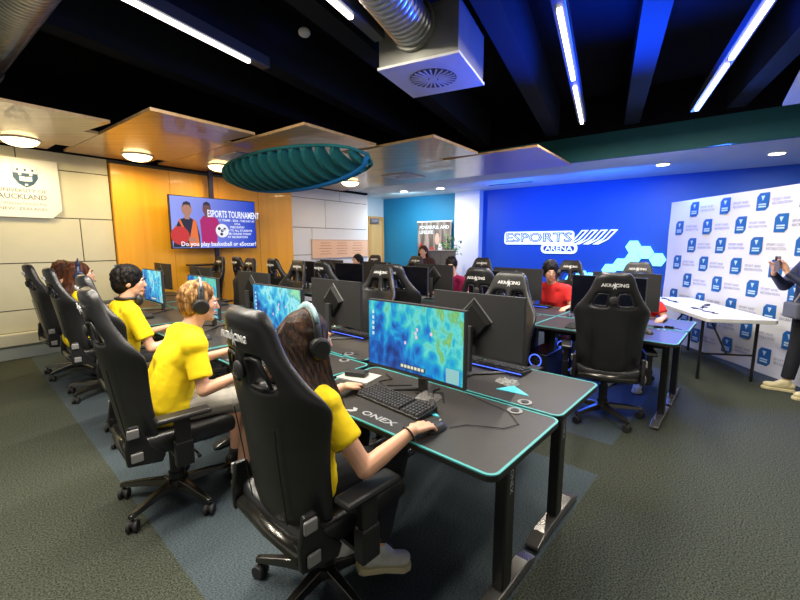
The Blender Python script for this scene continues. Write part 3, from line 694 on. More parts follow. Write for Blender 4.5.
# ------------------------------------------------------------------ monitors
def make_monitor(scr_m,label,group,hud=True):
    t=thing('monitor',label,'monitor',group=group)        # screen faces local -Y, base on z=0
    mb=MB(); w,h=.64,.38; n=14; zc=.30
    def yb(x): return -.0+ .10*(x*x)*-1    # edges come towards the viewer
    F=[];Bk=[]
    for i in range(n+1):
        x=-w/2+w*i/n; y=yb(x); F+= [(x,y-.012,zc-h/2),(x,y-.012,zc+h/2),(x,y+.016,zc-h/2),(x,y+.016,zc+h/2)]
    fs=[]
    for i in range(n):
        a=i*4;b=a+4; fs+=[(a,b,b+1,a+1),(a+3,b+3,b+2,a+2),(a+1,b+1,b+3,a+3),(a,a+2,b+2,b)]
    fs+=[(0,1,3,2),(n*4,n*4+2,n*4+3,n*4+1)]
    mb.add(F,fs); obj('monitor_case',mb,mon_back,t)
    mb=MB(); vs=[];fs=[]
    for i in range(n+1):
        x=-w/2+.007+(w-.014)*i/n; y=yb(x)-.0135; vs+=[(x,y,zc-h/2+.016),(x,y,zc+h/2-.007)]
    for i in range(n): fs.append((2*i,2*i+2,2*i+3,2*i+1))
    mb.add(vs,fs); s_=obj('screen',mb,scr_m,t)
    if hud:
        mb=MB(); mb.box((.255,yb(.255)-.0155,zc-.135),(.075,.002,.07)); obj('mini_map',mb,em('map_panel',(.25,.5,.5),1.0),s_)
        mb=MB(); mb.box((.0,yb(0)-.0155,zc-.148),(.17,.002,.025)); mb.mi=1
        for k in range(7): mb.box((-.07+k*.023,yb(0)-.018,zc-.146),(.015,.002,.015))
        obj('status_bar',mb,[em('bar_dark',(.03,.06,.08),1.0),em('bar_icon',(.7,.7,.55),1.0)],s_)
        mb=MB()
        for cx,cz in((.02,.04),(.03,.06),(.025,.02),(-.05,-.02),(.12,.05)): mb.box((cx,yb(cx)-.0155,zc+cz),(.012,.002,.016))
        obj('game_characters',mb,em('character_pink',(.75,.5,.6),1.0),s_,kind='stuff')
        mb=MB()
        for k in range(5): mb.box((-.28,yb(.28)-.0155,zc+.12-k*.03),(.014,.002,.018))
        obj('player_icons',mb,em('icons',(.5,.7,.75),1.0),s_,kind='stuff')
    # wedge-shaped stand on the back, neck and splayed feet
    mb=MB(); b_=[(-.125,.32),(0,.455),(.125,.32),(0,.16)]; f_=[(-.10,.31),(0,.42),(.10,.31),(0,.19)]
    vs=[(x,.010,z) for x,z in b_]+[(x,.045,z) for x,z in f_]; mb.add(vs,[(4,5,6,7),(0,1,5,4),(1,2,6,5),(2,3,7,6),(3,0,4,7)]); hs_=obj('stand_housing',mb,mat('stand_black',(.008,.008,.009),.6,spec=.25),t)
    mb=MB(); mb.tube([(-.125,.014,.325),(0,.014,.462),(.125,.014,.325)],.006,6); obj('housing_edge',mb,mat('edge_grey',(.16,.16,.16),.4),hs_)
    mb=MB(); mb.box((0,.075,.15),(.05,.03,.30)); obj('stand_neck',mb,plastic2,t,bevel=.006)
    for s in(-1,1):
        mb=MB(); mb.tube([(0,.12,.008),(s*.12,.0,.008),(s*.2,-.1,.006)],[.02,.015,.009],8,flat=.5); obj('stand_foot',mb,plastic2,t)
    mb=MB(); mb.box((0,.13,.006),(.1,.08,.012)); obj('stand_base',mb,plastic,t,bevel=.004)
    return t
def scr_variant(o,m):
    for c in kids(o):
        if c.name.startswith('screen'):
            me=c.data.copy(); me.materials[0]=m; c.data=me
ZD=.752
m0=make_monitor(game_a,'curved monitor showing a blue and green game map, before the long-haired woman','monitors of the front row')
m0.location=D(.70,.40,ZD); m0.rotation_euler.z=FB
for k,(gm,lab) in enumerate(((game_b,'monitor with bright blue game screen, left of the long-haired woman'),(game_d,'monitor with teal and green game screen in front of the blond man'),(game_c,'monitor with blue game screen facing the black-haired boy'),(game_b,'monitor nearest the cream wall end of the front row'))):
    a=[1.99,3.27,4.66,5.9][k]
    o=dup(m0,lab,D(a,.40,ZD),FB); scr_variant(o,gm)
mo=make_monitor(off_screen,'black monitor seen from behind, right of the woman\'s game screen','monitors of the second row',hud=False)
mo.location=D(.69,.98,ZD); mo.rotation_euler.z=BK
MA=[2.06,3.44,4.8,6.2]
ml=['black monitor seen from behind, just left of the woman\'s game screen','black monitor seen from behind, left of the bright blue game screen','black monitor seen from behind, behind the blond man\'s screen','black monitor seen from behind, farthest along toward the cream wall']
for k in range(4): dup(mo,ml[k],D(MA[k],.98,ZD),BK)
m3=['dark monitor half hidden by the empty chair at the right','dark monitor behind the empty chair facing the camera, second from the open end','dark monitor directly below the woman at the far wall','dark monitor at the fourth seat of the far island','dark monitor at the fifth seat of the far island, near the notice board']
for k in range(5): dup(mo,m3[k],D([.44,1.62,2.88,4.1,5.3][k],2.92,ZD),FB,'monitors of the third row')
m4=['black monitor seen from behind, in front of the rightmost red-shirted player','black monitor seen from behind, in front of the red-shirted player by the sign','black monitor seen from behind, in front of the player in the dark cap','black monitor seen from behind, at the fourth far-row seat','black monitor seen from behind, in front of the dark-haired far player']
for k in range(5): dup(mo,m4[k],D([.43,1.64,2.92,4.12,5.3][k],3.52,ZD),BK,'monitors of the fourth row')

# ------------------------------------------------------------------ keyboards, mice and desk clutter
def make_kbd(label,group,led=False):
    t=thing('keyboard',label,'keyboard',group=group)
    mb=MB(); mb.prism([(-.07,0),(.07,0),(.07,.03),(-.07,.014)],-.22,.22,M3((0,0,0),(0,1,0),(0,0,1),(1,0,0))); obj('keyboard_case',mb,plastic,t,bevel=.003)
    mb=MB()
    for r in range(6):
        for c in range(21):
            if c in(15,): continue
            x=-.205+c*.0203; y=-.055+r*.0205; z=.018+r*.0022
            mb.add([(x-.008,y-.008,z),(x+.008,y-.008,z),(x+.008,y+.008,z+.001),(x-.008,y+.008,z+.001),(x-.006,y-.006,z+.009),(x+.006,y-.006,z+.009),(x+.006,y+.005,z+.01),(x-.006,y+.005,z+.01)],[(4,5,6,7),(0,1,5,4),(1,2,6,5),(2,3,7,6),(3,0,4,7)])
    obj('keycaps',mb,key_m,t,kind='stuff')
    if led:
        mb=MB(); mb.box((0,.072,.016),(.43,.003,.006)); obj('light_strip',mb,blue_e,t)
    return t
k0=make_kbd('black keyboard under the long-haired woman\'s hands','keyboards of the front row'); k0.location=D(.70,.25,ZD); k0.rotation_euler.z=FB-.06
for k,a in enumerate([1.9,3.1,4.4,5.6]): dup(k0,'black keyboard on the desk in front of '+who[k+1],D(a,.16,ZD),FB)
kb=make_kbd('keyboard with blue glowing edge behind the first back-turned monitor','keyboards of the second row',True); kb.location=D(.62,1.12,ZD); kb.rotation_euler.z=BK
for k,a in enumerate([2.0,3.35,4.7]): dup(kb,'keyboard with blue glowing edge at the %s empty seat of the second row'%r2[k+1],D(a,1.12,ZD),BK)
for k,a in enumerate([.5,1.66,2.9]): dup(k0,'black keyboard at the %s near-row seat of the second island'%r2[k],D(a,2.72,ZD),FB,'keyboards of the third row')
for k,a in enumerate([.5,1.5,2.8]): dup(kb,'keyboard with glowing edge under the far-row monitor of %s'%['the rightmost red-shirted player','the red-shirted player by the sign','the player in the dark cap'][k],D(a,3.73,ZD),BK,'keyboards of the fourth row')
def make_mouse(label,group):
    t=thing('mouse',label,'mouse',group=group)
    mb=MB(); mb.ell((0,0,.0),(.031,.06,.036),rings=8,lo=0,hi=90); obj('mouse_body',mb,plastic2,t,smooth=True)
    mb=MB(); mb.cyl((-.004,.03,.031),(.004,.03,.031),.008,seg=12); obj('scroll_wheel',mb,metal_l,t); return t
ms=make_mouse('dark computer mouse under the long-haired woman\'s right hand','mice of the front row'); ms.location=D(.375,.16,ZD); ms.rotation_euler.z=FB
dup(ms,'computer mouse under the blond man\'s right hand',D(1.6,.2,ZD),FB)
dup(ms,'computer mouse beside the black-haired boy\'s keyboard',D(2.78,.18,ZD),FB)
dup(ms,'black computer mouse alone on the right end desk of the second island',D(.08,2.92,ZD),FB+.6,'mice of the far islands')
dup(ms,'black computer mouse left of the empty right chair',D(.9,3.3,ZD),FB+.3,'mice of the far islands')
mb=MB(); P=[D(.34,.21,.757),D(.30,.28,.757),D(.16,.36,.757),D(.13,.44,.757),D(.22,.53,.757),D(.35,.56,.757),D(.5,.6,.757)]
mb.tube(P,.0022,6); tag(obj('mouse_cable',mb,plastic2),'thin mouse cable curling across the front desk','cable')
for i,(pts,lab) in enumerate((([D(.9,.4,.757),D(.8,.5,.757),D(.7,.42,.757),D(.6,.52,.757),D(.52,.42,.757)],'tangled black cable beneath the woman\'s game screen'),([D(1.05,.55,.757),D(.95,.5,.757),D(.98,.42,.757),D(.85,.36,.757),D(.74,.52,.757)],'black cable looping left of the woman\'s monitor foot'),([D(1.35,.66,.757),D(1.5,.6,.757),D(1.6,.66,.757),D(1.5,.74,.757)],'black cable between the two islands of desks near the small black box'))):
    mb=MB(); mb.tube(pts,.003,6); tag(obj('cable',mb,plastic),lab,'cable','loose cables')
t=thing('paper_pad','pale grey folded paper pad on the front desk beside the monitor','paper',D(1.13,.40,ZD),FB+.2)
mb=MB(); mb.box((0,0,.004),(.22,.16,.008)); obj('paper_stack',mb,mat('paper_grey',(.4,.4,.37),.7),t)
t=thing('small_black_box','small black box lying on the pale paper pad','box',D(1.15,.40,ZD+.0085),FB+.4)
mb=MB(); mb.box((0,0,.014),(.13,.075,.028)); obj('box_body',mb,plastic,t,bevel=.006); mb=MB(); mb.box((0,0,.0285),(.1,.05,.001)); obj('top_label',mb,plastic2,t)
for i,(a,b,r,m,lab) in enumerate(((.62,.42,.2,mat('crumpled_grey',(.2,.19,.19),.7),'grey crumpled cloth under the woman\'s monitor'),(.42,.9,-.3,mat('crumpled_white',(.3,.31,.31),.7),'white crumpled paper below the first back-turned monitor'))):
    mb=MB(); n=10; hs=[[random.uniform(.004,.035) if 0<i_<n and 0<j_<n else .0015 for j_ in range(n+1)] for i_ in range(n+1)]
    vs=[(-.06+.12*i_/n,-.04+.08*j_/n,hs[i_][j_]*.7) for i_ in range(n+1) for j_ in range(n+1)]+[(-.06,-.04,.0),(.06,-.04,0),(.06,.04,0),(-.06,.04,0)]
    fs=[(i_*(n+1)+j_,(i_+1)*(n+1)+j_,(i_+1)*(n+1)+j_+1,i_*(n+1)+j_+1) for i_ in range(n) for j_ in range(n)]+[((n+1)**2+3,(n+1)**2+2,(n+1)**2+1,(n+1)**2)]
    mb.add(vs,fs); tag(obj('crumpled_cloth' if i==0 else 'crumpled_paper',mb,m,loc=D(a,b,ZD),rz=FB+r),lab,'cloth' if i==0 else 'paper')
mb=MB(); mb.prism([(-.07,-.03),(.08,0),(-.05,.07)],0,.004); tag(obj('cyan_glint',mb,mat('cyan_glint',(.1,.62,.8),.4),loc=D(.52,.27,ZD),rz=FB),'cyan card glinting on the desk beside the woman\'s keyboard','glint')  # cyan glint on the desk top, made as a coloured flat shape
mb=MB(); mb.prism([(-.09,-.03),(.09,-.01),(-.04,.08)],0,.004); tag(obj('cyan_glint',mb,mat('cyan_glint',(.1,.62,.8),.4),loc=D(.33,.80,ZD),rz=FB),'cyan glint painted as a triangle on the desk under the first back-turned monitor','glint')  # second desk glint, likewise a flat shape in cyan
for a,b,lab in((-.02,3.3,'small black adapter nearest the right end of the second island'),(.06,3.24,'small black adapter second from the right end of the second island')):
    mb=MB(); mb.box((0,0,.012),(.07,.03,.022)); mb.tube([(.03,0,.01),(.07,.02,.004),(.1,-.01,.004)],.003,6); tag(obj('power_adapter',mb,plastic,loc=D(a,b,ZD),rz=FB+a*5),lab,'adapter')
t=thing('power_socket','red power socket clipped under the right end of the front desk','socket',D(.1,.62,.70),FB)
mb=MB(); mb.box((0,0,0),(.07,.05,.045)); obj('socket_body',mb,mat('socket_red',(.6,.03,.03),.5),t,bevel=.006); mb=MB(); mb.box((.037,0,0),(.004,.03,.03)); obj('socket_face',mb,plastic,t)
# computer towers with lit fans under the second island
def make_pc(label,group):
    t=thing('computer_tower',label,'computer',group=group)
    mb=MB(); mb.box((0,0,.235),(.22,.46,.45)); obj('tower_case',mb,mat('pc_case',(.01,.01,.014),.25),t,bevel=.006)
    for k,z in enumerate((.12,.26,.39)):
        mb=MB(); P=[(.06*math.cos(2*PI*j/24),-.235,z+.06*math.sin(2*PI*j/24)) for j in range(25)]; mb.tube(P,.006,6,cap=False); obj('fan_ring',mb,(blue_e,red_e,blue_e)[k],t)
        mb=MB()
        for j in range(7):
            a=2*PI*j/7; mb.box((.03*math.cos(a),-.236,z+.03*math.sin(a)),(.045,.004,.012),rot=(0,-a,0))
        obj('fan',mb,plastic2,t)
    mb=MB(); mb.box((-.112,0,.24),(.003,.38,.36)); obj('side_window',mb,mat('pc_window',(.01,.02,.08),.1),t)
    for x in(-.08,.08):
        for y in(-.18,.18): mb=MB(); mb.cyl((x,y,0),(x,y,.014),.015,seg=12); obj('foot',mb,rubber,t)
    return t
pc=make_pc('computer tower with lit fans below the desk left of the right empty chair','computer towers'); pc.location=D(.98,2.86,0); pc.rotation_euler.z=FB
pc2=dup(pc,'computer tower with lit fans, behind the bolster of the empty chair facing the camera',D(1.3,2.86,0),FB)
dup(pc,'computer tower with lit fans, third along under the second island',D(2.2,2.86,0),FB)
dup(pc,'computer tower with lit fans, behind the right empty chair under the far row',D(.98,3.6,0),FB)

# ------------------------------------------------------------------ gaming chair
WS=[(0,.235),(.08,.25),(.2,.252),(.3,.255),(.4,.268),(.47,.286),(.51,.287),(.55,.27),(.585,.245),(.62,.222),(.66,.2),(.70,.18),(.735,.165),(.77,.153),(.805,.142),(.835,.124),(.86,.095)]
US=[-1,-.86,-.66,-.4,-.16,0,.16,.4,.66,.86,1]
def lerp(T,x):
    for (a,b),(c,d) in zip(T,T[1:]):
        if x<=c: return b+(d-b)*(x-a)/(c-a)
    return T[-1][1]
BOL=[(0,.09),(.25,.10),(.48,.13),(.58,.075),(.68,.035),(.86,.02)]
def back_pt(u,z): return (u*lerp(WS,z),abs(u)**2.6*lerp(BOL,z)+.02*math.sin(z/.86*PI)*-1*0,z)
def chair_back(mb):
    zs=[w[0] for w in WS]; n=len(US); vs=[];fs=[]
    T=.075
    for side in(0,1):
        for z in zs:
            for u in US:
                x,y,zz=back_pt(u,z); e=1-.45*abs(u)**4-(.3 if z in(0,.86) else 0)
                yy=y-(T*e*.5 if side==0 else -T*e*.5); vs.append((x,yy,zz))
    m=n*len(zs)
    hole=lambda i,j: (.58<zs[i] and zs[i+1]<.705) and (US[j]>=-.66-1e-6 and US[j+1]<=-.16+1e-6 or US[j]>=.16-1e-6 and US[j+1]<=.66+1e-6)
    def F(i,j): return 0<=i<len(zs)-1 and 0<=j<n-1 and not hole(i,j)
    for i in range(len(zs)-1):
        for j in range(n-1):
            if not F(i,j): continue
            a,b,c,d=i*n+j,i*n+j+1,(i+1)*n+j+1,(i+1)*n+j
            fs.append((a,b,c,d)); fs.append((a+m,d+m,c+m,b+m))
            if not F(i-1,j): fs.append((a,a+m,b+m,b))
            if not F(i+1,j): fs.append((d,c,c+m,d+m))
            if not F(i,j-1): fs.append((a,d,d+m,a+m))
            if not F(i,j+1): fs.append((b,b+m,c+m,c))
    return mb.add(vs,fs)
def make_chair(label,group,recline=13,boff=14.5):
    t=thing('gaming_chair',label,'chair',group=group)
    R=Matrix.Translation((0,-.215,.47))@Matrix.Rotation(math.radians(recline),4,'X')
    mb=MB(); chair_back(mb); mb.v=[tuple(R@V(p)) for p in mb.v]
    bk_=obj('backrest',mb,leather,t,sub=2,smooth=True)
    def P(x,y,z): return R@V((x,y,z))
    for nm,yy,s in(('logo',-.044,1),('logo',.042,-1)):
        mb=MB(); mb.text('AKRACING',.036,R@M3((0,yy,.768),(s,0,0),(0,0,1),(0,-s,0)),sx=1.05,bold=.0008,ext=.002); 
        mb.prism([(-.012,-.03),(0,.03),(.012,-.03),(0,-.012)],0,.003,R@M3((0,yy,.765),(s,0,0),(0,0,1),(0,-s,0)))
        obj(nm,mb,white_print,bk_)
    for s in(-1,1):   # frames of the two openings in the head section
        mb=MB(); T_=[]
        for u_,z_ in((.19,.592),(.40,.587),(.62,.595),(.63,.65),(.58,.69),(.40,.695),(.2,.69),(.18,.64),(.19,.592)):
            x,y,z=back_pt(s*u_,z_); T_.append(P(x,y-.03,z))
        mb.tube(T_,.008,6,cap=False); obj('slot_trim',mb,plastic,bk_,smooth=True)
    mb=MB(); mb.ell((0,0,0),(.035,.012,.035),R@Matrix.Translation((0,-.045,.645))); obj('badge',mb,plastic2,bk_,smooth=True)
    # seams down the back
    for s in(-.42,.42):
        mb=MB(); mb.tube([P(back_pt(s*1.3,z)[0],back_pt(s,z)[1]-.040,z) for z in(.05,.15,.25,.35,.45)],.0025,4); obj('back_seam',mb,plastic,bk_)
    # seat
    mb=MB(); xs=[-.27,-.22,-.17,0,.17,.22,.27]; ys=[-.25,-.2,0,.16,.25,.29]; vs=[];fs=[]
    for side in(0,1):
        for y in ys:
            for x in xs:
                top=.50+(.035 if abs(x)>.2 else 0)-(.03 if y>.26 else 0); z=top if side else .415
                vs.append((x*(.95 if side==0 else 1)*(1 if abs(y)<.24 else .94),y,z))
    nx=len(xs);m=nx*len(ys)
    for j in range(len(ys)-1):
        for i in range(nx-1):
            a,b,c,d=j*nx+i,j*nx+i+1,(j+1)*nx+i+1,(j+1)*nx+i; fs+=[(a,d,c,b),(a+m,b+m,c+m,d+m)]
            if j==0: fs.append((a,b,b+m,a+m))
            if j==len(ys)-2: fs.append((d,d+m,c+m,c))
            if i==0: fs.append((a,a+m,d+m,d))
            if i==nx-2: fs.append((b,c,c+m,b+m))
    mb.add(vs,fs); obj('seat',mb,leather,t,sub=2,smooth=True)
    # rear valance between back and seat
    mb=MB(); mb.tube([(-.225,-.25,.445),(0,-.257,.44),(.225,-.25,.445)],.032,12); obj('rear_tube',mb,metal_d,t,smooth=True)
    for s in(-1,1):
        mb=MB(); mb.prism([(-.28,.41),(-.12,.385),(-.10,.43),(-.17,.5),(-.215,.62),(-.265,.62),(-.285,.5)],s*.255-.013,s*.255+.013,M3((0,0,0),(0,1,0),(0,0,1),(1,0,0)))
        h_=obj('recline_bracket',mb,plastic,t,bevel=.008)
        for y,z in((-.245,.585),(-.235,.455)):
            mb=MB(); mb.box((s*.275,y,z),(.014,.055,.05)); obj('bracket_cap',mb,metal_l,h_,bevel=.006)
        mb=MB(); mb.box((s*.325,-.02,.655-.015),(.09,.27,.028)); arm=obj('armrest',mb,plastic,t,bevel=.012)
        mb=MB(); mb.box((s*.325,-.03,.50),(.045,.075,.26)); obj('armrest_post',mb,plastic,arm,bevel=.008)
        mb=MB(); mb.box((s*.325,-.03,.43),(.055,.09,.14)); obj('post_sleeve',mb,plastic,arm,bevel=.008)
        mb=MB(); mb.box((s*.24,-.03,.395),(.19,.07,.018)); obj('armrest_bracket',mb,plastic,arm)
    mb=MB(); mb.box((0,0,.385),(.2,.26,.055)); mb.box((0,.0,.35),(.1,.12,.03)); obj('tilt_mechanism',mb,plastic,t,bevel=.006)
    mb=MB(); mb.tube([(.08,.03,.38),(.27,.05,.375),(.31,.05,.37)],[.006,.006,.012],8); obj('tilt_lever',mb,plastic2,t)
    mb=MB(); mb.tube([(0,0,.36),(0,0,.30),(0,0,.30),(0,0,.17),(0,0,.17),(0,0,.10)],[.028,.028,.036,.036,.045,.045],20); obj('gas_lift',mb,plastic,t)
    mb=MB(); mb.tube([(0,0,.075),(0,0,.08),(0,0,.13),(0,0,.135)],[.05,.058,.058,.045],20); hub=obj('base_hub',mb,metal_d,t)
    for k in range(5):
        a=2*PI*k/5+math.radians(boff); d=V((math.cos(a),math.sin(a),0)); n=V((-d.y,d.x,0))
        mb=MB(); P_=[]; 
        for r_,w_,z0,z1 in((.04,.03,.08,.13),(.18,.024,.085,.122),(.31,.018,.078,.106),(.335,.016,.078,.1)):
            P_.append([d*r_-n*w_+V((0,0,z0)),d*r_+n*w_+V((0,0,z0)),d*r_+n*w_*.7+V((0,0,z1)),d*r_-n*w_*.7+V((0,0,z1))])
        vs=[p for q in P_ for p in q]; fs=[(0,3,2,1),(12,13,14,15)]
        for q in range(3):
            for j in range(4): fs.append((q*4+j,q*4+(j+1)%4,q*4+4+(j+1)%4,q*4+4+j))
        mb.add(vs,fs); lg=obj('leg',mb,metal_d,t,bevel=.004)
        c=d*.32; aw=a+.7+k*1.9; wn_=V((math.cos(aw),math.sin(aw),0))
        mb=MB(); mb.cyl(c+wn_*.008+V((0,0,.031)),c+wn_*.027+V((0,0,.031)),.031); mb.cyl(c-wn_*.008+V((0,0,.031)),c-wn_*.027+V((0,0,.031)),.031); mb.cyl(c+V((0,0,.03)),c+V((0,0,.085)),.008,seg=8)
        mb.ell(tuple(c+V((0,0,.042))),(.022,.022,.024)); obj('caster',mb,rubber,lg,bevel=.003)
    return t
ch1=make_chair('black gaming chair with white lettering holding the long-haired woman','chairs of the front row',7,67.8); ch1.location=D(.74,-.18); ch1.rotation_euler.z=FB-.02
ch=make_chair('black gaming chair with white lettering holding the blond man','chairs of the front row',9)
CP=[(1.95,-.37,-.08),(3.08,-.19,-.04),(4.4,-.22,.0),(5.42,-.27,.05)]
for k,(a,b,r) in enumerate(CP):
    if k==0: ch.location=D(a,b); ch.rotation_euler.z=FB+r
    else: dup(ch,'black gaming chair with white lettering holding '+who[k+1],D(a,b),FB+r)
l2_=['empty black gaming chair facing the camera, directly behind the first back-turned monitor','empty black gaming chair facing the camera, above the left corner of the woman\'s game screen','empty black gaming chair facing the camera, behind the bright blue screen','empty black gaming chair facing the camera, right below the hanging television','empty black gaming chair facing the camera, farthest in the second row']
for k,(a,b,r) in enumerate([(.88,1.5,.0),(2.42,1.62,.05),(4.0,1.62,0),(5.3,1.62,0),(6.3,1.6,0)]): dup(ch,l2_[k],D(a,b),BK+r,'chairs of the second row')
l3_=['empty black gaming chair seen from behind at the right end of the second island','black gaming chair hidden behind the camera-facing chair, second seat of the island','black gaming chair with side bolster showing, right of the camera-facing chair in the middle','black gaming chair in front of the notice board','black gaming chair before the right edge of the timber wall','black gaming chair before the timber wall, right of the television pole']
for k,(a,b,r) in enumerate([(.34,2.62,.32),(1.38,2.5,0),(2.45,2.45,.0),(3.7,2.42,0),(4.9,2.42,0),(6.05,2.42,0)]): dup(ch,l3_[k],D(a,b),FB+r,'chairs of the third row')
l4_=['black gaming chair holding the rightmost red-shirted player','black gaming chair holding the red-shirted player by the sign','black gaming chair holding the player in the dark cap','black gaming chair facing the camera below the teal wall','black gaming chair holding the dark-haired far player']
R4=[(.5,4.12,.0),(1.32,4.1,-.1),(2.66,4.12,0),(4.0,4.1,0),(5.05,4.1,0)]
for k,(a,b,r) in enumerate(R4): dup(ch,l4_[k],D(a,b),BK+r,'chairs of the fourth row')

# ------------------------------------------------------------------ people
def hand(mb,W,d,n,side,k=1.):
    W=V(W); d=V(d).normalized(); n=V(n); n=(n-d*n.dot(d)).normalized(); lat=n.cross(d).normalized()*(1 if side>0 else -1)
    kn=[]
    for off,ln,kx in((.029,.072,.082),(.010,.080,.088),(-.010,.075,.084),(-.029,.060,.076)):
        K=W+(d*kx+lat*off)*k; mb.cap(W+(d*.01+lat*off*.55)*k,K,.0135*k,.0115*k,8)
        m1=K+(d*ln*.5-n*.006+lat*off*.12)*k; m2=m1+(d*ln*.32-n*ln*.32)*k; 
        mb.cap(K,m1,.0095*k,.0088*k,8); mb.cap(m1,m2,.0088*k,.0078*k,8)
    mb.cap(W+(lat*.0)*k,W+(d*.055)*k,.017*k,.018*k,10)
    t0=W+(d*.02+lat*.02)*k; t1=t0+(d*.032+lat*.026-n*.006)*k; t2=t1+(d*.03+lat*.004-n*.006)*k
    mb.cap(t0,t1,.0125*k,.0105*k,8); mb.cap(t1,t2,.0105*k,.009*k,8)
def person(label,cat_rz,loc,J,vox=.007,shirt=yellow,pants=dark_cloth,shoes=shoe_w,hair=None,hair_m=hair_blk,sk=skin,short=False,sleeve=.6,female=False,long_sleeve=False,soles=sole_y,bulk=.0):
    t=thing('person',label,'person',loc,cat_rz)
    pel,ch_,nk,hd=V(J['pelvis']),V(J['chest']),V(J['neck']),V(J['head'])
    sw=.165 if female else .185; tw=.125 if female else .14
    yaw=J.get('yaw',0); HM=Matrix.Translation(hd)@Euler((J.get('pitch',0),J.get('roll',0),yaw),'XYZ').to_matrix().to_4x4()
    mb=MB()
    # head
    mb.ell((0,-.008,.02),(.074,.094,.1),HM); mb.ell((0,.028,-.05),(.054,.056,.062),HM); mb.ell((0,.045,-.01),(.058,.05,.06),HM)
    def hp(x,y,z): return HM@V((x,y,z))
    mb.cap(hp(0,.092,.015),hp(0,.108,-.022),.009,.0125,8); mb.cap(hp(-.018,.088,-.055),hp(.018,.088,-.055),.009,.009,8); mb.cap(hp(-.03,.084,.028),hp(.03,.084,.028),.009,.009,8)
    mb.ell((0,.075,-.09),(.022,.02,.018),HM)
    for s in(-1,1): mb.ell((s*.077,-.005,-.01),(.009,.02,.032),HM)
    mb.cap(hd+V((0,-.01,-.05)),nk+V((0,0,-.03)),.05 if female else .056,.06,12)
    sh=[V(J['shR']),V(J['shL'])]
    def torso(m,g):
        m.cap(nk+V((0,-.01,-.06)),ch_,.085+g*.5,.115+g,14)
        for s in(0,1):
            m.cap(nk+V((0,0,-.045))*1.0,sh[s],.045+g,.052+g,12); sgn=1 if s==0 else -1
            m.cap(sh[s]+V((-sgn*.02,0,-.02)),ch_+V((sgn*tw*.55,0,-.02)),.055+g,.1+g,12)
            m.cap(ch_+V((sgn*tw*.5,0,0)),pel+V((sgn*.075,0,.05)),.095+g,.1+g,12)
            m.cap(pel+V((sgn*.065,-.0,.01)),pel+V((sgn*.07,.02,-.0)),.108+g*1.5,.104+g,12)
    torso(mb,0)
    for s,(shk,elk,wrk,dk,nkk) in enumerate((('shR','elR','wrR','hdR','hnR'),('shL','elL','wrL','hdL','hnL'))):
        a,b,c=V(J[shk]),V(J[elk]),V(J[wrk]); mb.cap(a,b,.047,.037,12); mb.cap(b,b+(c-b)*.35,.038,.037,12); mb.cap(b+(c-b)*.35,c,.037,.024,12)
        hand(mb,c,J[dk],J.get(nkk,(0,0,1)),1 if s==0 else -1)
    for s,(hk,kk,ak) in enumerate((('hpR','knR','anR'),('hpL','knL','anL'))):
        h_,k_,a_=V(J[hk]),V(J[kk]),V(J[ak]); mb.cap(h_,k_,.085,.055,14); mb.cap(k_,k_+(a_-k_)*.4,.054,.052,12); mb.cap(k_+(a_-k_)*.4,a_,.052,.036,12)
    body=remesh(mb,vox,5); obj('body',body,sk,t,smooth=True)
    # shirt
    mb=MB(); torso(mb,.013+bulk)
    for a,b,c in((sh[0],V(J['elR']),V(J['wrR'])),(sh[1],V(J['elL']),V(J['wrL']))):
        e=a+(b-a)*(1 if long_sleeve else sleeve); mb.ell(tuple(a),(.064,.064,.062)); mb.tube([a,a+(e-a)*.5,e],[.062,.062,.058 if long_sleeve else .066],14)
        if long_sleeve: mb.ell(tuple(b),(.052,.052,.052)); mb.tube([b,c],[.052,.036],14)
    if J.get('hood'): mb.ell(tuple(nk+V((0,-.05,.0))),(.1,.08,.05))
    top=hd.z-.1
    sm=remesh(mb,max(vox,.008),14); 
    obj('shirt',sm,shirt,t,smooth=True)
    # trousers
    mb=MB()
    mb.cap(pel+V((-.07,0,-.02)),pel+V((.07,0,-.02)),.112,.112,14)
    for hk,kk,ak in(('hpR','knR','anR'),('hpL','knL','anL')):
        h_,k_,a_=V(J[hk]),V(J[kk]),V(J[ak]); mb.cap(h_,k_,.092,.068,14)
        if short: mb.tube([k_+(h_-k_)*.3,k_+(h_-k_)*.05],[.084,.084],14)
        else: mb.cap(k_,k_+(a_-k_)*.1,.07,.068,12); mb.tube([k_,k_+(a_-k_)*.9],[.068,.056],14)
    obj('trousers' if not short else 'shorts',remesh(mb,max(vox,.009),4),pants,t,smooth=True)
    for s,(ak,fk) in enumerate((('anR','ftR'),('anL','ftL'))):
        a_=V(J[ak]); d=V(J[fk]).normalized(); up=V((0,0,1)); up=(up-d*up.dot(d)).normalized()
        heel=a_-up*.045-d*.04; toe=a_-up*.055+d*.15; mb=MB(); mb.cap(heel,toe,.038,.034,12); mb.cap(a_,a_+d*.06-up*.035,.045,.036,12); mb.ell(tuple(toe+d*-.03),(.042,.042,.03)); mb.cap(a_,a_-up*.03,.046,.045,12)
        sh_=obj('shoe',remesh(mb,.007,3),shoes,t,smooth=True)
        x=d.cross(up); M=M3(a_-up*.095+d*.055,d,x,up); mb=MB(); mb.prism([(-.13,-.03),(-.11,-.042),(.0,-.035),(.09,-.048),(.13,-.03),(.14,0),(.13,.03),(.09,.048),(0,.035),(-.11,.042),(-.13,.03)],-.008,.022,M); obj('sole',mb,soles,sh_,bevel=.006)
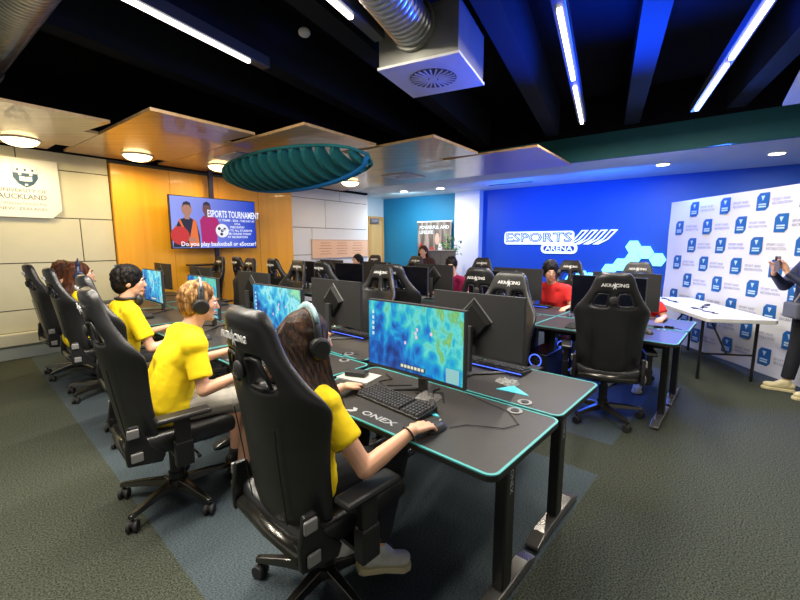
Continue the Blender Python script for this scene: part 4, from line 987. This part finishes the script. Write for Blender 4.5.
    for s in(-1,1):
        mb=MB(); mb.ell((s*.031,.0795,.008),(.0115,.0115,.0075),HM,seg=12,rings=8); e_=obj('eye',mb,eye_w,t,smooth=True)
        mb=MB(); mb.ell((s*.031,.0885,.008),(.005,.0035,.005),HM,seg=10,rings=6); obj('iris',mb,eye_d,e_,smooth=True)
        mb=MB(); mb.tube([hp(s*.015,.1,.030),hp(s*.03,.1,.036),hp(s*.048,.088,.030)],.004,6); obj('eyebrow',mb,hair_m,t)
    mb=MB(); mb.tube([hp(-.022,.092,-.054),hp(0,.1,-.052),hp(.022,.092,-.054)],[.003,.007,.003],8); obj('mouth',mb,lip,t,smooth=True)
    # hair
    if hair:
        mb=MB()
        if hair in('short','mop'):
            g=.0 if hair=='short' else .008
            mb.ell((0,-.022,.034),(.084+g,.1+g,.1+g),HM); mb.ell((0,-.05,-.01),(.076+g,.07+g,.085+g),HM)
            n=230 if vox<.01 else 40
            for k in range(n):
                a=random.uniform(0,2*PI); e=random.uniform(-.1,1.45); g2=g
                if math.sin(a)>.1 and e<.62: e=random.uniform(.62,1.4)
                nr=V((math.cos(e)*math.cos(a),math.cos(e)*math.sin(a),math.sin(e)))
                p=V(((.083+g2)*nr.x,-.022+(.1+g2)*nr.y,.034+(.1+g2)*nr.z)); d_=V((random.uniform(-.35,.35),random.uniform(-.2,.5),-1)); d_=(d_-nr*d_.dot(nr)).normalized()
                mb.tube([HM@(p-nr*.006),HM@(p+d_*.02+nr*.0015),HM@(p+d_*.042-nr*.006)],[.006,.0075,.003],6)
        if hair in('long','bob'):
            mb.ell((0,-.02,.03),(.087,.104,.104),HM); L_=.30 if hair=='long' else .17
            if hair=='long':
                mb.ell((0,-.045,-.035),(.091,.08,.09),HM)
                for k in range(9):
                    e_=k*.009; mb.tube([hp(.05,.02-e_*2,.09),hp(.087,.02-e_*3,.0),V((hd.x+.105+e_*.3,hd.y+.02-e_*2,hd.z-.13)),V((hd.x+.14+e_*.5,hd.y+.05-e_,hd.z-.24)),V((hd.x+.17+e_*.4,hd.y+.075-e_,hd.z-.37-.02*(k%3)))],[.008,.017,.019,.014,.004],8)
            back=HM.to_3x3()@V((0,-1,0))
            for k in range(34 if vox<.01 else 16):
                f=k/(33 if vox<.01 else 15); a=PI*(.98+1.04*f)  # around the back
                x,y=math.cos(a),math.sin(a); p0=hp(x*.03,-.02+y*.04,.118); pm_=hp(x*.083,-.02+y*.098,.05); p1=hp(x*.09,-.02+y*.102,-.06)
                l=L_*(.8+.35*random.random())*((.1+.95*f*f*f) if hair=='long' else 1)
                p2=V((hd.x+x*.10+random.uniform(-.012,.012),nk.y-.0+y*.12-.015,hd.z-.1-l*.35)); p3=V((hd.x+x*.115+random.uniform(-.02,.02),nk.y+y*.13-.02,hd.z-.1-l))
                mb.tube([p0,pm_,p1,p2,p3],[.008,.012,.018,.019,.006],8)
        hb=remesh(mb,max(vox*.8,.006),2 if hair!='long' else 2); obj('hair',hb,hair_m,t,smooth=True)
    return t,HM
def headset(label,loc,rz,HM,band=hs_black,pad=hs_grey,mic=True):
    t=thing('headset',label,'headset',loc,rz)
    H=lambda x,y,z: HM@V((x,y,z))
    P=[H(.098*math.cos(PI*k/14),-.01,-.01+.142*math.sin(PI*k/14)) for k in range(15)]
    mb=MB(); mb.tube(P,.011,8,flat=1.8); obj('headband',mb,band,t,smooth=True)
    P=[H(.101*math.cos(PI*k/14),-.01,-.01+.152*math.sin(PI*k/14)) for k in range(3,12)]
    mb=MB(); mb.tube(P,.010,8,flat=2.2); obj('headband_pad',mb,pad,t,smooth=True)
    for s in(-1,1):
        mb=MB(); mb.tube([H(s*.088,-.005,-.012),H(s*.09,-.005,-.012),H(s*.118,-.005,-.012),H(s*.124,-.005,-.012)],[.03,.047,.045,.034],20,); e=obj('ear_cup',mb,band,t,smooth=False,bevel=.003)
        mb=MB(); mb.tube([H(s*.076,-.005,-.012),H(s*.09,-.005,-.012)],[.04,.046],20); obj('ear_cushion',mb,plastic2,e)
    if mic:
        mb=MB(); mb.tube([H(-.1,.02,-.04),H(-.08,.08,-.075),H(-.035,.115,-.075)],[.004,.003,.006],6); obj('microphone',mb,band,t)
    return t
def seated(dz=0,lean=.03,headf=.06,wr_R=(.30,.30,.79),wr_L=(-.30,.30,.79),el_R=None,el_L=None,female=False,htop=1.31,**k):
    sw=.165 if female else .19
    hz=htop-.12
    J=dict(pelvis=(0,-.06,.60),chest=(0,-.06+lean,.86),neck=(0,-.06+lean*1.6+.01,hz-.14),head=(0,-.06+lean*1.6+headf,hz))
    sy=-.06+lean*1.5
    J['shR']=(sw,sy,hz-.215); J['shL']=(-sw,sy,hz-.215)
    J['elR']=el_R or (.27,.06,.74); J['elL']=el_L or (-.27,.06,.74)
    J['wrR']=wr_R; J['wrL']=wr_L
    J['hdR']=(-.05,1,-.12); J['hdL']=(.25,1,-.12)
    for s,n in((1,'R'),(-1,'L')):
        J['hp'+n]=(s*.09,.0,.585); J['kn'+n]=(s*.13,.40,.56); J['an'+n]=(s*.13,.38,.11); J['ft'+n]=(s*.15,1,0)
    J.update(k); return J
# front-row woman
p0=D(.755,-.24)
J=seated(female=True,lean=.02,headf=.05,htop=1.272,el_R=(.32,.035,.71),wr_R=(.37,.25,.80),wr_L=(-.22,.38,.80),el_L=(-.27,.12,.72),yaw=-.12,pitch=-.12,hdR=(-.02,1,-.08),hdL=(-.1,1,-.1),
  anR=(.17,.24,.17),anL=(.03,.17,.17),ftR=(.5,1,-.28),ftL=(.4,1,-.25),knR=(.15,.38,.56))
pw,HM=person('woman with long dark hair in a yellow shirt gaming at the nearest desk',FB,p0,J,vox=.0048,hair='long',hair_m=hair_long,female=True,bulk=.008)
mb=MB(); w=V(J['wrR']); d=(w-V(J['elR'])).normalized(); x=d.orthogonal().normalized(); y=d.cross(x); c=w-d*.02
mb.tube([c+(x*math.cos(a)+y*math.sin(a))*.031 for a in [2*PI*k/20 for k in range(21)]],.004,6,cap=False)
tag(obj('wristband',mb,plastic,loc=p0,rz=FB),'thin black band around the long-haired woman\'s right wrist','wristband')
headset('headset with pale blue headband worn by the long-haired woman',p0,FB,HM,pad=hs_grey,mic=False)
# blond man
p1=D(1.97,-.33)
J=seated(lean=.09,headf=.08,htop=1.305,el_R=(.27,.09,.72),wr_R=(.30,.34,.79),wr_L=(-.22,.40,.80),yaw=-.1,pitch=-.15,anR=(.14,.32,.1),anL=(-.12,.36,.1))
pm,HM=person('blond man in a yellow t-shirt with black headset, second from the front',FB-.14,p1,J,vox=.006,hair='short',hair_m=hair_blond,short=True,pants=grey_cloth,shoes=shoe_b,sleeve=.74,bulk=.014)
mb=MB(); mb.text('STAFF',.05,M3((0,-.06+.0,1.04),(1,0,0),(0,0,1),(0,-1,0)))
headset('black over-ear headset with pale band on the blond man',p1,FB-.14,HM,pad=metal_l)
# black-haired boy
p2_=D(3.13,-.28)
J=seated(lean=.04,headf=.05,htop=1.36,yaw=-.35,pitch=-.1,el_R=(.27,.09,.74),wr_R=(.30,.34,.79),wr_L=(-.22,.38,.80))
pb,HM=person('boy with black hair in a yellow shirt, third from the front',FB,p2_,J,vox=.008,hair='mop',hair_m=hair_blk,sleeve=.72)
t=thing('headset','black headset hanging around the black-haired boy\'s neck','headset',p2_,FB)
nk=V(J['neck']); P=[nk+V((.085*math.cos(a),.02+.085*math.sin(a),.02)) for a in [-PI*1.15+ PI*1.3*k/12 for k in range(13)]]
mb=MB(); mb.tube(P,.012,8); obj('headband',mb,hs_black,t,smooth=True)
for s in(-1,1): mb=MB(); mb.ell(tuple(nk+V((s*.07,.07,.0))),(.035,.03,.045)); obj('ear_cup',mb,hs_black,t,smooth=True)
p3=D(4.43,-.32)
J=seated(lean=.01,headf=.05,htop=1.36,female=True,yaw=-.2)
pc_,HM=person('player with brown hair and headphones in a yellow shirt, fourth from the front',FB,p3,J,vox=.011,hair='bob',hair_m=hair_brn,female=True)
headset('dark blue headset on the brown-haired fourth player',p3,FB,HM,band=mat('navy_plastic',(.01,.02,.07),.4),pad=mat('navy_plastic',(.01,.02,.07),.4))
p4=D(5.62,-.28)
J=seated(lean=.02,headf=.05,htop=1.33)
pd,HM=person('player in a yellow shirt with short brown hair nearest the cream wall',FB+.05,p4,J,vox=.012,hair='mop',hair_m=hair_brn)
# far players
pr=D(1.36,4.02); J=seated(lean=.08,headf=.08,htop=1.31,yaw=.55,pitch=-.2)
pp_,HM=person('player in a red t-shirt with dark arm covers seated by the arena sign',BK,pr,J,vox=.011,shirt=red,hair='mop',hair_m=hair_blk)
headset('dark headset on the red-shirted player by the arena sign',pr,BK,HM,pad=hs_black)
pr2=D(.38,3.98); J=seated(lean=.05,headf=.04,htop=1.2,yaw=.3,wr_L=(-.30,.30,.79))
person('player in a red shirt leaning behind the monitor at the right end',BK,pr2,J,vox=.011,shirt=red,hair='mop',hair_m=hair_blk)
pg=D(2.84,3.98); J=seated(lean=.08,headf=.08,htop=1.33,yaw=.5,pitch=-.15)
x_,HM=person('player in a magenta shirt and dark headwear in front of the potted plant',BK,pg,J,vox=.012,shirt=magenta,hair='mop',hair_m=hair_blk)
pk=D(5.06,4.0); J=seated(htop=1.34)
person('dark-haired player in a dark brown top before the notice board',BK,pk,J,vox=.014,shirt=brown_cloth,hair='bob',hair_m=hair_blk,long_sleeve=True)
pk2=D(4.78,4.55)
# standing woman at the far wall
def standing(h=1.62,**k):
    s=h/1.7
    J=dict(pelvis=(0,0,.93*s),chest=(0,.0,1.22*s),neck=(0,.01,1.42*s),head=(0,.03,1.57*s),shR=(.17,0,1.36*s),shL=(-.17,0,1.36*s),elR=(.23,-.02,1.1*s),elL=(-.23,-.02,1.1*s),wrR=(.22,.16,.98*s),wrL=(-.22,.16,.98*s),hdR=(0,1,-.4),hdL=(0,1,-.4),
      hpR=(.09,0,.9*s),hpL=(-.09,0,.9*s),knR=(.1,.02,.5*s),knL=(-.1,.02,.5*s),anR=(.1,-.01,.1),anL=(-.1,-.01,.1),ftR=(.2,1,0),ftL=(-.2,1,0)); J.update(k); return J
person('woman with long brown hair standing in front of the roll-up banner',PI-.3,(.47,8.1,0),standing(1.5),vox=.013,shirt=brown_cloth,hair='bob',hair_m=hair_brn,female=True)
# person photographing at the right edge
J=standing(1.66,elL=(-.24,.2,1.13),wrL=(-.13,.33,1.26),hdL=(.15,.35,1),hnL=(0,-1,.1),elR=(.25,.12,1.1),wrR=(.05,.34,1.24),hdR=(-.3,.3,1),hnR=(0,-1,.1),ftR=(.4,1,0),anR=(.12,.06,.1),anL=(-.1,-.04,.1))
pz=(4.11,3.93,0); RZ=1.35
navy=mat('navy_jacket',(.012,.018,.06),.6,noise=.3,nscale=10,bump=.3,bscale=14)
ps,HM=person('person in dark jacket and black trousers holding up a phone at the right edge',RZ,pz,J,vox=.008,shirt=navy,pants=dark_cloth,shoes=sole_y,hair='bob',hair_m=hair_blk,female=True,long_sleeve=True)
t=thing('phone','mobile phone held up by the person at the right edge','phone',pz,RZ); t.location=Matrix.Rotation(RZ,4,'Z')@V((-.07,.39,1.345))+V(pz)
mb=MB(); mb.box((0,0,0),(.075,.009,.155)); obj('phone_case',mb,mat('phone_grey',(.15,.13,.15),.3),t,bevel=.004); mb=MB(); mb.box((.015,.006,.05),(.03,.004,.035)); obj('camera_bump',mb,plastic,t)
mb=MB(); mb.tube([(-.12,.02,1.38),(-.1,.12,1.2),(.02,.15,.95),(.1,.13,.9)],.008,6)
bg=thing('shoulder_bag','grey shoulder bag hanging in front of the person at the right edge','bag',pz,RZ); obj('strap',mb,grey_cloth,bg)
mb=MB(); mb.box((.0,.17,.88),(.2,.06,.16)); obj('bag_body',mb,mat('bag_grey',(.12,.13,.17),.6),bg,bevel=.02)

# ------------------------------------------------------------------ lighting
def pointed(name,loc,to,size,energy,col,sy=None,spread=None):
    d=V(to)-V(loc); o=area(name,loc,size,energy,col,rot=d.to_track_quat('-Z','Y').to_euler(),sy=sy,spread=spread); return o
# added blue area lamps without fixtures, for the wall, beams and floor
for a in(1.6,3.4): pointed('added_wall_wash',Rm(a,7.8,2.5),Rm(a,9.5,1.4),1.0,44,(.0,.13,1),sy=.1)
pointed('blue_uplight',Rm(.7,4.6,2.3),Rm(.5,3.6,3.8),.4,150,(.0,.06,1),spread=2.2)
pointed('blue_floor_wash',Rm(.2,7.3,2.7),(3.3,4.4,0),.6,95,(.06,.17,1))
pointed('blue_desk_glow',D(.7,3.2,.55),D(.5,3.0,0),.4,4,(.05,.15,1))
pointed('cyan_wash',Rm(6.4,8.4,2.7),Rm(6.6,9.5,1.6),.8,22,(.5,.85,1))
w=bpy.data.worlds.new('world'); SC.world=w; w.use_nodes=True; w.node_tree.nodes['Background'].inputs[0].default_value=(1,.96,.88,1); w.node_tree.nodes['Background'].inputs[1].default_value=.42
SC.view_settings.view_transform='Standard'; SC.view_settings.look='None'; SC.view_settings.gamma=1; SC.view_settings.exposure=.15
SC.cycles.use_denoising=True
SC.cycles.max_bounces=6; SC.cycles.diffuse_bounces=3; SC.cycles.sample_clamp_indirect=6
